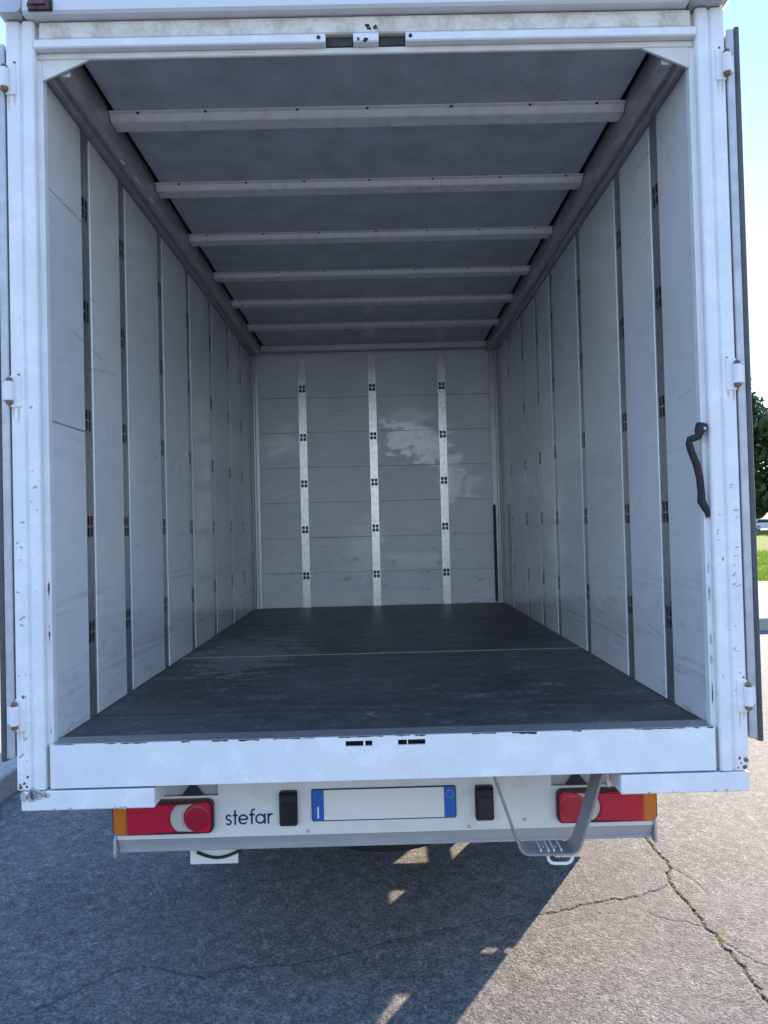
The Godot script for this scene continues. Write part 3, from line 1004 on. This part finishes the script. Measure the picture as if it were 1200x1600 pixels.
	# cant rails in the angle of wall and roof
	for s in [-1.0, 1.0]:
		extrude(t, "cant_rail", mirror(PackedVector2Array([Vector2(WALL_X + 0.016, 3.119), Vector2(1.040, 3.119), Vector2(1.034, 3.112), Vector2(1.026, 3.112), Vector2(1.018, 3.124), Vector2(1.006, 3.127), Vector2(1.001, 3.124), Vector2(0.999, 3.108), Vector2(0.995, 3.105), Vector2(0.966, 3.104), Vector2(0.961, 3.107), Vector2(0.960, 3.20), Vector2(0.966, 3.215), Vector2(WALL_X + 0.016, 3.215)]), s), BULK_Z - 0.01, -0.042, 2, M.cant)
	# torn sticker scraps on the left rail
	for q in [[-0.990, -0.62, 0.02], [-0.982, -0.78, 0.03], [-0.978, -0.98, 0.025]]:
		box(t, "sticker_scrap", Vector3(q[0], 3.1030, q[1] - q[2]), Vector3(q[0] + 0.010, 3.1038, q[1] + q[2]), M.white, 0.0)
	box(t, "roof", Vector3(-1.10, 3.25, BULK_Z - 0.09), Vector3(1.10, 3.36, -0.131), M.skin, 0.01)
	# dark coated floor sheets
	var fl := node(t, "cargo_floor")
	var uvz := func(p: Vector3) -> Vector2: return Vector2((p.x + 1.06) / 2.12, (p.z - BULK_Z) / 4.2)
	var cuts := [-0.046, -0.42, -1.67, -2.98, BULK_Z + 0.001]
	for i in cuts.size() - 1:
		var st := new_st()
		add_box(st, Vector3(-WALL_X - 0.01, FLOOR_Y - 0.02, cuts[i + 1] + 0.0015), Vector3(WALL_X + 0.01, FLOOR_Y + rng.randf_range(-0.0005, 0.0005), cuts[i] - 0.0015), 0.0015, uvz)
		put(fl, "floor_sheet", fin(st), M.floor)
	for i in range(1, cuts.size() - 1):
		box(fl, "joint_strip", Vector3(-WALL_X, FLOOR_Y - 0.004, cuts[i] - 0.004), Vector3(WALL_X, FLOOR_Y + 0.0016, cuts[i] + 0.004), M.chassis if i != 2 else M.cant, 0.0012)
	box(fl, "floor_bed", Vector3(-1.12, 0.86, BULK_Z - 0.05), Vector3(1.12, FLOOR_Y - 0.021, -0.115), M.chassis, 0.0)
	for i in 9:
		box(fl, "cross_member", Vector3(-1.11, 0.785, -0.45 - i * 0.42), Vector3(1.11, 0.859, -0.40 - i * 0.42), M.chassis, 0.004)
	# strap hanging by the right post
	var strap := [Vector3(1.048, 1.913, -0.02), Vector3(1.036, 1.916, -0.012), Vector3(1.032, 1.900, -0.012), Vector3(1.028, 1.884, -0.014), Vector3(1.014, 1.879, -0.016), Vector3(1.002, 1.875, -0.018), Vector3(1.001, 1.865, -0.02), Vector3(1.007, 1.838, -0.02), Vector3(1.022, 1.797, -0.02), Vector3(1.031, 1.755, -0.02), Vector3(1.035, 1.704, -0.02), Vector3(1.034, 1.678, -0.02), Vector3(1.046, 1.653, -0.02), Vector3(1.052, 1.640, -0.021), Vector3(1.054, 1.626, -0.022)]
	var rads := [0.016, 0.017, 0.016, 0.012, 0.0115, 0.011, 0.011, 0.0115, 0.0115, 0.0115, 0.0115, 0.013, 0.011, 0.008, 0.006]
	var hs := new_st()
	add_tube(hs, strap, rads, 12)
	var hn := put(t, "grab_handle", fin(hs), M.rubber)
	hn.set_meta("label", "black curved grab handle at the right door post")
	var bolt := new_st()
	add_lathe(bolt, [Vector2(0.006, 0.0), Vector2(0.005, 0.005), Vector2(0.0, 0.006)], Vector3(0, 0, 1), Vector3(1.042, 1.907, 0.003), 10)
	put(hn, "bolt", fin(bolt), M.galv)

func doors(t: Node3D) -> void:
	for s in [-1.0, 1.0]:
		var d := node(t, "rear_door")
		box(d, "leaf", Vector3(s * 1.160, 0.925, -1.075), Vector3(s * 1.182, 3.19, -0.022), M.door_alu, 0.003)
		box(d, "edge_profile", Vector3(s * 1.158, 0.922, -0.0215), Vector3(s * 1.184, 3.195, -0.006), M.door_alu, 0.003)
		extrude(d, "gasket", mirror(PackedVector2Array([Vector2(1.1845, -0.055), Vector2(1.1845, -0.008), Vector2(1.190, -0.003), Vector2(1.198, -0.004), Vector2(1.203, -0.012), Vector2(1.201, -0.055)]), s), 0.915, 3.2, 1, M.seal)
		box(d, "inner_lining", Vector3(s * 1.1825, 0.935, -1.07), Vector3(s * 1.192, 3.18, -0.056), M.paint, 0.002)
		for hy in [3.075, 2.078, 1.06]:
			var h := node(d, "hinge")
			var st := new_st()
			add_lathe(st, [Vector2(0.0, -0.030), Vector2(0.0125, -0.030), Vector2(0.0135, -0.026), Vector2(0.0135, 0.026), Vector2(0.0125, 0.030), Vector2(0.0, 0.030)], Vector3.UP, Vector3(s * 1.150, hy, 0.010), 14)
			put(h, "knuckle", fin(st), M.paint)
			var s2 := new_st()
			add_lathe(s2, [Vector2(0.0, -0.042), Vector2(0.009, -0.042), Vector2(0.011, -0.031), Vector2(0.0, -0.0305)], Vector3.UP, Vector3(s * 1.150, hy, 0.010), 12)
			put(h, "pin", fin(s2), M.rust)
			s2 = new_st()
			add_lathe(s2, [Vector2(0.0, 0.0305), Vector2(0.011, 0.031), Vector2(0.008, 0.042), Vector2(0.0, 0.044)], Vector3.UP, Vector3(s * 1.150, hy, 0.010), 12)
			put(h, "pin", fin(s2), M.rust)
			box(h, "strap_plate", Vector3(s * 1.158, hy - 0.028, -0.012), Vector3(s * 1.176, hy + 0.028, 0.004), M.paint, 0.002)

func arc(c: Vector2, r: float, a0: float, a1: float, n := 12) -> PackedVector2Array:
	var out := PackedVector2Array()
	for i in n + 1:
		var a := deg_to_rad(lerpf(a0, a1, float(i) / n))
		out.append(c + Vector2(cos(a), sin(a)) * r)
	return out

func light_bar(t: Node3D) -> void:
	var b := node(t, "light_bar")
	var zf := -0.36
	# white back panel; lower at both ends behind the lamps
	extrude(b, "panel", PackedVector2Array([Vector2(-0.965, 0.522), Vector2(0.965, 0.522), Vector2(0.965, 0.672), Vector2(0.60, 0.672), Vector2(0.60, 0.80), Vector2(-0.60, 0.80), Vector2(-0.60, 0.672), Vector2(-0.965, 0.672)]), zf - 0.004, zf, 2, M.lightbar)
	box(b, "rear_cross_beam", Vector3(-0.95, 0.60, zf - 0.10), Vector3(0.95, 0.78, zf - 0.02), M.flange, 0.01)
	# folded lower edge: leans under, then a bright rolled lip
	extrude(b, "bumper_flange", PackedVector2Array([Vector2(0.5215, zf + 0.002), Vector2(0.484, zf - 0.018), Vector2(0.482, zf - 0.012), Vector2(0.478, zf - 0.008), Vector2(0.473, zf - 0.010), Vector2(0.471, zf - 0.016), Vector2(0.472, zf - 0.03), Vector2(0.5215, zf - 0.03)]), -0.962, 0.962, 0, M.flange)
	for s in [-1.0, 1.0]:
		extrude(b, "end_plate", PackedVector2Array([Vector2(0.548, zf - 0.01), Vector2(0.53, zf + 0.012), Vector2(0.478, zf + 0.016), Vector2(0.462, zf + 0.01), Vector2(0.462, zf - 0.08), Vector2(0.548, zf - 0.08)]), s * 0.9655, s * 0.9735, 0, M.flange)
		# dark triangular bracket over each lamp
		extrude(b, "bracket", mirror(PackedVector2Array([Vector2(0.732, 0.6725), Vector2(0.655, 0.6725), Vector2(0.694, 0.722)]), s), zf - 0.015, zf + 0.002, 2, M.black)
	# little screws
	for p in [[0.44, 0.742], [0.50, 0.556], [-0.56, 0.735], [-0.28, 0.535], [0.30, 0.535]]:
		var st := new_st()
		add_lathe(st, [Vector2(0.007, 0.0), Vector2(0.006, 0.003), Vector2(0.0, 0.004)], Vector3(0, 0, 1), Vector3(p[0], p[1], zf), 10)
		put(b, "screw", fin(st), M.flange)
	# lamps either side of the plate
	for q in [[-0.379, -0.315], [0.323, 0.388]]:
		var l := node(t, "plate_lamp")
		var st := new_st()
		add_extrude(st, round_rect(q[0], 0.562, q[1], 0.684, 0.008), zf + 0.001, zf + 0.02, 2)
		put(l, "housing", fin(st), M.black)
		box(l, "lens", Vector3(q[0] + 0.008, 0.572, zf + 0.0205), Vector3(q[1] - 0.008, 0.648, zf + 0.03), M.glass, 0.004)
		extrude(l, "hood", PackedVector2Array([Vector2(0.680, zf + 0.0205), Vector2(0.674, zf + 0.036), Vector2(0.650, zf + 0.036), Vector2(0.650, zf + 0.0205)]), q[0] + 0.004, q[1] - 0.004, 0, M.black)
	# number plate, its middle blank
	var n := node(t, "number_plate")
	var pz := zf + 0.006
	var bk := new_st()
	add_extrude(bk, round_rect(-0.265, 0.570, 0.255, 0.685, 0.008), pz - 0.005, pz - 0.001, 2)
	put(n, "plate_frame", fin(bk), M.chassis)
	box(n, "blank_field", Vector3(-0.2205, 0.574, pz - 0.001), Vector3(0.2115, 0.681, pz + 0.001), M.plate_white, 0.0005)
	box(n, "blue_band", Vector3(-0.262, 0.573, pz - 0.001), Vector3(-0.2215, 0.682, pz + 0.001), M.plate_blue, 0.0005)
	box(n, "blue_band", Vector3(0.2125, 0.573, pz - 0.001), Vector3(0.252, 0.682, pz + 0.001), M.plate_blue, 0.0005)
	box(n, "country_letter", Vector3(-0.2445, 0.582, pz + 0.001), Vector3(-0.2385, 0.622, pz + 0.0018), M.white, 0.0002)
	for i in 12:
		var a := TAU * i / 12.0
		var st := new_st()
		var star := PackedVector2Array()
		for k in 10:
			var rr := 0.0026 if k % 2 == 0 else 0.0011
			star.append(Vector2(-0.2415 + cos(a) * 0.0125 + sin(TAU * k / 10.0) * rr, 0.655 + sin(a) * 0.0125 + cos(TAU * k / 10.0) * rr))
		add_extrude(st, star, pz + 0.001, pz + 0.0017, 2)
		put(n, "star", fin(st), M.pale_blue)
	var ring := new_st()
	add_band(ring, arc(Vector2(0.2325, 0.656), 0.0135, 0, 345, 22), 0.0028, pz + 0.001, pz + 0.0017, true)
	put(n, "year_ring", fin(ring), M.pale_blue)
	# builder's name in rounded blue letters
	var word := node(t, "lettering")
	word.set_meta("label", "small blue word stefar on the white light bar")
	var k := 0.037          # x-height
	var y := 0.5640
	var wd := 0.0066
	var hr := k * 0.5
	var ro := hr - wd * 0.5
	var letters := [
		[arc(Vector2(-0.5640, y + k * 0.735), k * 0.215, 20, 255, 9) + arc(Vector2(-0.5640, y + k * 0.27), k * 0.225, 75, -160, 9)],
		[PackedVector2Array([Vector2(-0.5405, y + 0.052), Vector2(-0.5405, y)]), PackedVector2Array([Vector2(-0.5485, y + k - 0.003), Vector2(-0.5315, y + k - 0.003)])],
		[PackedVector2Array([Vector2(-0.5280, y + hr), Vector2(-0.4950, y + hr)]), arc(Vector2(-0.5115, y + hr), ro, 0, 318, 18)],
		[arc(Vector2(-0.4725, y + 0.044), 0.0085, 70, 180, 6) + PackedVector2Array([Vector2(-0.481, y)]), PackedVector2Array([Vector2(-0.490, y + k - 0.003), Vector2(-0.4700, y + k - 0.003)])],
		[arc(Vector2(-0.4505, y + hr), ro, 0, 345, 20), PackedVector2Array([Vector2(-0.4340, y + k), Vector2(-0.4340, y)])],
		[PackedVector2Array([Vector2(-0.4215, y + k), Vector2(-0.4215, y)]), arc(Vector2(-0.4085, y + k - 0.0155), 0.0125, 75, 180, 7)]]
	for i in letters.size():
		var st := new_st()
		for path in letters[i]:
			var up := PackedVector2Array()
			for p in path:
				up.append(Vector2(p.x, p.y + (p.x + 0.577) * 0.012))
			add_band(st, up, wd, zf + 0.0002, zf + 0.0012)
		put(word, "letter", fin(st), M.navy)
	# tail lamps
	for s in [-1.0, 1.0]:
		var l := node(t, "tail_lamp")
		l.set_meta("label", "red tail lamp with amber outer end and pale crescent")
		var y0 := 0.546
		var y1 := 0.664
		var z := zf + 0.002
		var st := new_st()
		add_extrude(st, mirror(round_rect(0.614, y0, 0.972, y1, 0.022), s), z, z + 0.022, 2)
		put(l, "housing", fin(st), M.housing)
		# amber end, rounded outside
		var am := PackedVector2Array([Vector2(0.917, y0 + 0.005)])
		am.append_array(arc(Vector2(0.948, y0 + 0.023), 0.018, -90, 0, 5))
		am.append_array(arc(Vector2(0.948, y1 - 0.023), 0.018, 0, 90, 5))
		am.append(Vector2(0.917, y1 - 0.005))
		lens(l, "amber_lens", mirror(am, s), z + 0.022, 0.012, M.amber)
		# long red lens up to the crescent
		var red := PackedVector2Array([Vector2(0.9155, y0 + 0.005), Vector2(0.9155, y1 - 0.005)])
		red.append_array(arc(Vector2(0.712, 0.605), 0.0555, 58, -58, 10))
		lens(l, "red_lens", mirror(red, s), z + 0.022, 0.0125, M.red_lens)
		# pale crescent
		var cr := arc(Vector2(0.7105, 0.605), 0.0545, 57, -57, 10)
		cr.append_array(arc(Vector2(0.668, 0.605), 0.0505, -72, 72, 10))
		lens(l, "reversing_lens", mirror(cr, s), z + 0.022, 0.0115, M.clear_lens)
		# round red dome at the inner end, in a rounded red field
		var fld := arc(Vector2(0.668, 0.605), 0.0495, 72, -72, 10)
		fld.append_array(arc(Vector2(0.642, y0 + 0.026), 0.021, -90, -180, 5))
		fld.append_array(arc(Vector2(0.642, y1 - 0.026), 0.021, 180, 90, 5))
		lens(l, "fog_lens", mirror(fld, s), z + 0.022, 0.0115, M.red_lens)
		var dm := new_st()
		var pr := []
		for i in 9:
			var a := PI * 0.5 * i / 8.0
			pr.append(Vector2(0.043 * cos(a), 0.0025 * sin(a)))
		add_lathe(dm, pr, Vector3(0, 0, 1), Vector3(s * 0.668, 0.605, z + 0.0334), 28)
		put(l, "dome_lens", fin(dm), M.red_dome)
		# moulded ribs across the red lens
		for i in 9:
			var yy := y0 + 0.014 + i * 0.0112
			box(l, "lens_rib", Vector3(s * (0.78 if absf(yy - 0.605) < 0.03 else 0.765), yy - 0.002, z + 0.034), Vector3(s * 0.912, yy + 0.002, z + 0.0355), M.red_lens, 0.001)

# lens: raised slab with sloping rim
func lens(parent: Node, called: String, poly: PackedVector2Array, z: float, h: float, m: Material) -> void:
	var inner := Geometry2D.offset_polygon(poly, -0.005)
	var st := new_st()
	add_extrude(st, poly, z, z + h * 0.7, 2)
	if inner.size() > 0:
		add_extrude(st, inner[0], z + h * 0.7, z + h, 2)
	put(parent, called, fin(st), m)

func step(t: Node3D) -> void:
	var s := node(t, "step_bracket")
	s.set_meta("label", "bent flat steel step hanging below the sill on the right")
	# flat bar bent into a U, rounded lower corners
	var path := PackedVector2Array([Vector2(0.352, 0.822), Vector2(0.365, 0.78), Vector2(0.395, 0.69), Vector2(0.424, 0.60)])
	path.append_array(arc(Vector2(0.468, 0.580), 0.036, 190, 268, 8))
	path.append_array(arc(Vector2(0.598, 0.578), 0.036, 272, 345, 8))
	path.append_array(PackedVector2Array([Vector2(0.660, 0.64), Vector2(0.692, 0.74), Vector2(0.717, 0.822)]))
	var st := new_st()
	add_band(st, path, 0.007, -0.185, -0.085)
	put(s, "flat_bar", fin(st), M.step)
	# pressed cleats on the tread
	for x in [0.505, 0.530, 0.548, 0.572]:
		var h := 0.5485
		box(s, "tread_cleat", Vector3(x - 0.0025, h - 0.002, -0.17), Vector3(x + 0.0025, h + 0.006, -0.10), M.lightbar, 0.001)
	for x in [0.518, 0.560]:
		var bt := new_st()
		add_lathe(bt, [Vector2(0.007, 0.0), Vector2(0.006, 0.005), Vector2(0.0, 0.006)], Vector3.UP, Vector3(x, 0.5475, -0.135), 8)
		put(s, "bolt", fin(bt), M.galv)
	# loop hanging under the tread
	var lp := new_st()
	add_tube(lp, [Vector3(0.526, 0.541, -0.10), Vector3(0.528, 0.522, -0.10), Vector3(0.536, 0.512, -0.10), Vector3(0.548, 0.509, -0.10), Vector3(0.586, 0.508, -0.10), Vector3(0.598, 0.512, -0.10), Vector3(0.606, 0.523, -0.10), Vector3(0.608, 0.541, -0.10)], 0.0055, 8)
	put(s, "loop", fin(lp), M.lightbar)
	# cream gusset plates at the top of each leg
	for q in [[0.350, 0.425, 0.406, 0.712], [0.745, 0.806, 0.757, 0.722]]:
		extrude(s, "gusset_plate", PackedVector2Array([Vector2(q[0], 0.826), Vector2(q[1], 0.826), Vector2(q[2] + 0.006, q[3]), Vector2(q[2] - 0.004, q[3])]), -0.196, -0.1855, 2, M.plate_white)

func underside(t: Node3D) -> void:
	# small white plate with a cable loop below the light bar
	var u := node(t, "underrun_tab")
	box(u, "tab_plate", Vector3(-0.727, 0.390, -0.455), Vector3(-0.550, 0.50, -0.448), M.lightbar, 0.001)
	var st := new_st()
	var pts := []
	for i in 13:
		var f := i / 12.0
		pts.append(Vector3(lerpf(-0.70, -0.535, f), 0.438 - sin(PI * clampf(f * 1.08, 0, 1)) * 0.022, -0.440))
	add_tube(st, pts, 0.0055, 8)
	put(u, "cable", fin(st), M.black)
	# chassis rails
	for s in [-1.0, 1.0]:
		box(t, "chassis_rail", Vector3(s * 0.36, 0.62, -6.0), Vector3(s * 0.44, 0.784, -0.47), M.chassis, 0.006)
	for z in [-0.62, -1.45, -2.9, -3.9]:
		box(t, "chassis_cross_tube", Vector3(-0.36, 0.66, z - 0.04), Vector3(0.36, 0.74, z + 0.04), M.chassis, 0.01)
	# wheels
	for z in [-2.0, -5.15]:
		for s in [-1.0, 1.0]:
			wheel(t, "wheel", Vector3(s * (0.978 if z > -3.0 else 0.92), 0.352, z), Vector3(s, 0, 0), 0.352, 0.165 if z > -3.0 else 0.21)
		var ax := new_st()
		add_tube(ax, [Vector3(-0.90, 0.352, z), Vector3(0.90, 0.352, z)], 0.055, 12)
		if z > -3.0:
			add_lathe(ax, [Vector2(0.0, -0.14), Vector2(0.10, -0.11), Vector2(0.15, 0.0), Vector2(0.10, 0.11), Vector2(0.0, 0.14)], Vector3(0, 0, 1), Vector3(0, 0.352, z), 16)
		put(t, "axle", fin(ax), M.chassis)
	# spare wheel slung flat behind the light bar
	wheel(t, "spare_wheel", Vector3(0.0, 0.47, -0.86), Vector3(0, -1, 0), 0.345, 0.20)
	# mudguards and plank side guards
	for s in [-1.0, 1.0]:
		box(t, "mud_flap", Vector3(s * 0.82, 0.085, -1.526), Vector3(s * 1.06, 0.415, -1.518), M.rubber, 0.002)
		box(t, "mud_flap_hanger", Vector3(s * 0.82, 0.43, -1.530), Vector3(s * 1.052, 0.62, -1.514), M.chassis, 0.002)
		for x in [0.86, 1.0]:
			box(t, "flap_bolt", Vector3(s * x, 0.41, -1.527), Vector3(s * (x + 0.03), 0.435, -1.517), M.chassis, 0.002)
		for q in [[0.18, 0.405, -3.10, -2.37], [0.525, 0.605, -3.10, -2.37], [0.745, 0.784, -3.10, -2.37]]:
			box(t, "side_guard_plank", Vector3(s * 1.04, q[0], q[2]), Vector3(s * 1.062, q[1], q[3]), M.door_alu, 0.006)
		for q in [[-2.46, -2.36, 0.18], [-2.60, -2.46, 0.52], [-3.10, -3.00, 0.52], [-3.10, -2.67, 0.40]]:
			box(t, "side_guard_upright", Vector3(s * 1.010, q[2], q[0]), Vector3(s * 1.0395, 0.784 if q[2] != 0.40 else 0.53, q[1]), M.chassis, 0.004)
		box(t, "side_locker", Vector3(s * 0.62, 0.26, -4.05), Vector3(s * 1.06, 0.784, -3.12), M.chassis, 0.02)
	box(t, "fuel_tank", Vector3(-0.86, 0.30, -2.92), Vector3(-0.46, 0.62, -2.36), M.chassis, 0.05)

func wheel(t: Node3D, called: String, at: Vector3, axis: Vector3, r: float, w: float) -> void:
	var o := node(t, called)
	var st := new_st()
	var h := w * 0.5
	add_lathe(st, [Vector2(r * 0.56, -h * 0.85), Vector2(r * 0.72, -h), Vector2(r * 0.90, -h * 0.97), Vector2(r * 0.97, -h * 0.82), Vector2(r, -h * 0.6), Vector2(r, h * 0.6), Vector2(r * 0.97, h * 0.82), Vector2(r * 0.90, h * 0.97), Vector2(r * 0.72, h), Vector2(r * 0.56, h * 0.85)], axis, at, 32)
	put(o, "tyre", fin(st), M.rubber)
	var s2 := new_st()
	add_lathe(s2, [Vector2(r * 0.55, -h * 0.84), Vector2(r * 0.52, -h * 0.3), Vector2(r * 0.2, -h * 0.1), Vector2(0.0, -h * 0.1)], axis, at, 28)
	add_lathe(s2, [Vector2(0.0, h * 0.62), Vector2(r * 0.18, h * 0.6), Vector2(r * 0.22, h * 0.2), Vector2(r * 0.45, h * 0.15), Vector2(r * 0.52, h * 0.6), Vector2(r * 0.56, h * 0.84)], axis, at, 28)
	put(o, "rim", fin(s2), M.flange)

func cab(t: Node3D) -> void:
	var c := node(t, "cab")
	# side outline (y, z), nose to the front
	var prof := PackedVector2Array([Vector2(0.42, -4.40), Vector2(0.42, -4.72), Vector2(0.80, -4.82), Vector2(0.88, -5.15), Vector2(0.80, -5.48), Vector2(0.36, -5.58), Vector2(0.34, -6.02), Vector2(0.55, -6.12), Vector2(0.95, -6.10), Vector2(1.22, -5.98), Vector2(1.36, -5.62), Vector2(2.05, -5.12), Vector2(2.22, -4.85), Vector2(2.24, -4.45), Vector2(2.16, -4.36)])
	extrude(c, "cab_body", prof, -0.98, 0.98, 0, M.cab)
	extrude(c, "windscreen", PackedVector2Array([Vector2(1.405, -5.60), Vector2(2.02, -5.152), Vector2(2.025, -5.162), Vector2(1.41, -5.61)]), -0.85, 0.85, 0, M.glass)
	for s in [-1.0, 1.0]:
		extrude(c, "side_window", PackedVector2Array([Vector2(1.36, -4.62), Vector2(1.36, -5.42), Vector2(1.98, -5.02), Vector2(2.05, -4.62)]), s * 0.981, s * 0.987, 0, M.glass)
		box(c, "door_handle", Vector3(s * 0.981, 1.18, -4.72), Vector3(s * 1.005, 1.21, -4.60), M.black, 0.006)
		var mr := node(t, "wing_mirror")
		box(mr, "mirror_shell", Vector3(s * 1.10, 1.42, -5.42), Vector3(s * 1.24, 1.78, -5.30), M.black, 0.03)
		box(mr, "mirror_arm", Vector3(s * 0.975, 1.46, -5.38), Vector3(s * 1.11, 1.50, -5.34), M.black, 0.01)
		box(t, "headlamp", Vector3(s * 0.62, 0.78, -6.13), Vector3(s * 0.93, 1.0, -6.06), M.clear_lens, 0.03)

# ------------------------------------------------------------------ beyond the yard
func leaf_mesh(n: int, rx: float, ry: float, base: float, size: float, seed_: int) -> ArrayMesh:
	var r := RandomNumberGenerator.new()
	r.seed = seed_
	var st := new_st()
	var clumps := []
	for i in 44:
		var a := r.randf() * TAU
		var u := r.randf_range(-0.95, 1.0)
		var rad := sqrt(maxf(0.05, 1.0 - u * u * 0.8)) * r.randf_range(0.45, 0.95)
		clumps.append([Vector3(cos(a) * rad * rx, base + ry + u * ry, sin(a) * rad * rx), r.randf_range(0.24, 0.42) * rx])
	for i in n:
		var c: Array = clumps[r.randi() % clumps.size()]
		var d := Vector3(r.randfn(), r.randfn() * 0.8, r.randfn()).normalized() * pow(r.randf(), 0.45)
		var p: Vector3 = c[0] + d * c[1]
		var nn := (d + Vector3(r.randfn(), r.randfn(), r.randfn()) * 0.6).normalized()
		var u2 := nn.cross(Vector3(r.randfn(), r.randfn(), r.randfn())).normalized()
		var v2 := nn.cross(u2)
		var s := size * r.randf_range(0.6, 1.4)
		var k := r.randf_range(0.7, 1.3)
		st.set_color(Color(0.05 * k, 0.085 * k, 0.02 * k))
		for q in [[-1.0, 0.0], [0.0, 0.55], [1.0, 0.0], [-1.0, 0.0], [1.0, 0.0], [0.0, -0.55]]:
			st.set_color(Color(0.05 * k, 0.085 * k, 0.02 * k))
			st.set_normal(nn)
			st.add_vertex(p + u2 * s * q[0] + v2 * s * q[1])
	return fin(st)

func build_surroundings() -> void:
	var leaf := StandardMaterial3D.new()
	leaf.vertex_color_use_as_albedo = true
	leaf.roughness = 0.6
	leaf.backlight_enabled = true
	leaf.backlight = lin(0.05, 0.09, 0.015)
	leaf.cull_mode = BaseMaterial3D.CULL_DISABLED
	var bark := tri_mat(ramp_tex(256, noise(81, 0.05, 4), [[0.0, Color(0.03, 0.025, 0.02)], [1.0, Color(0.10, 0.08, 0.065)]]), 1.0, 0.9)
	var crowns := [leaf_mesh(11000, 4.8, 6.2, 0.6, 0.30, 5), leaf_mesh(11000, 5.4, 6.6, 0.5, 0.32, 6)]
	var spots := [[36.0, -99.0, 1.15, "leftmost tree of the dark row beyond the lawn, half behind the truck"], [47.0, -101.0, 1.42, "tall dark leafy tree right of the truck beyond the parked car"], [55.5, -98.0, 1.25, "broad dark leafy tree past the right edge of the lawn"], [66.0, -102.0, 1.3, "rightmost dark leafy tree in the row beyond the lawn"]]
	for i in spots.size():
		var s: Array = spots[i]
		var tr := thing("leafy_tree", s[3], "tree", Vector3(s[0], 0.0, s[1]), "trees beyond the lawn")
		tr.rotation.y = i * 1.7
		tr.scale = Vector3.ONE * s[2]
		var st := new_st()
		add_tube(st, [Vector3(0, -0.1, 0), Vector3(0.05, 1.5, 0.02), Vector3(0.1, 3.4, 0.1), Vector3(0.0, 6.5, 0.0), Vector3(0.1, 10.0, 0.1)], [0.36, 0.28, 0.24, 0.16, 0.05], 10)
		for k in 7:
			var a := k * 2.4
			var h := 2.6 + k * 0.9
			add_tube(st, [Vector3(0.05, h, 0.05), Vector3(cos(a) * 1.3, h + 1.0, sin(a) * 1.3), Vector3(cos(a) * 2.9, h + 1.7, sin(a) * 2.9)], [0.13, 0.09, 0.03], 7)
		put(tr, "trunk", fin(st), bark)
		put(tr, "crown", crowns[i % 2], leaf)
	# a nearer shrub showing pale leaves by the right edge
	parked_car()

func parked_car() -> void:
	var c := thing("parked_car", "pale silver car parked far off beyond the grass on the right", "car", Vector3(47.5, 0.01, -92.0))
	c.rotation.y = deg_to_rad(8.0)
	var body := PackedVector2Array([Vector2(-2.1, 0.30), Vector2(2.05, 0.30), Vector2(2.15, 0.55), Vector2(2.08, 0.82), Vector2(1.2, 0.95), Vector2(-2.0, 0.98), Vector2(-2.15, 0.8)])
	extrude(c, "body", body, -0.85, 0.85, 2, mat(lin(0.5, 0.53, 0.57), 0.25, 0.3))
	var roof := PackedVector2Array([Vector2(1.1, 0.952), Vector2(0.25, 1.42), Vector2(-1.3, 1.46), Vector2(-1.95, 0.982)])
	extrude(c, "cabin", roof, -0.74, 0.74, 2, mat(lin(0.5, 0.53, 0.57), 0.25, 0.3))
	for s in [-1.0, 1.0]:
		extrude(c, "side_window", PackedVector2Array([Vector2(0.85, 1.0), Vector2(0.2, 1.36), Vector2(-1.2, 1.39), Vector2(-1.65, 1.0)]), s * 0.741, s * 0.747, 2, M.glass)
	extrude(c, "windscreen", PackedVector2Array([Vector2(1.08, 0.98), Vector2(0.30, 1.405), Vector2(0.31, 1.415), Vector2(1.095, 0.985)]), -0.68, 0.68, 2, M.glass)
	for x in [-1.35, 1.35]:
		for s in [-1.0, 1.0]:
			wheel(c, "wheel", Vector3(x, 0.322, s * 0.78), Vector3(0, 0, s), 0.31, 0.2)
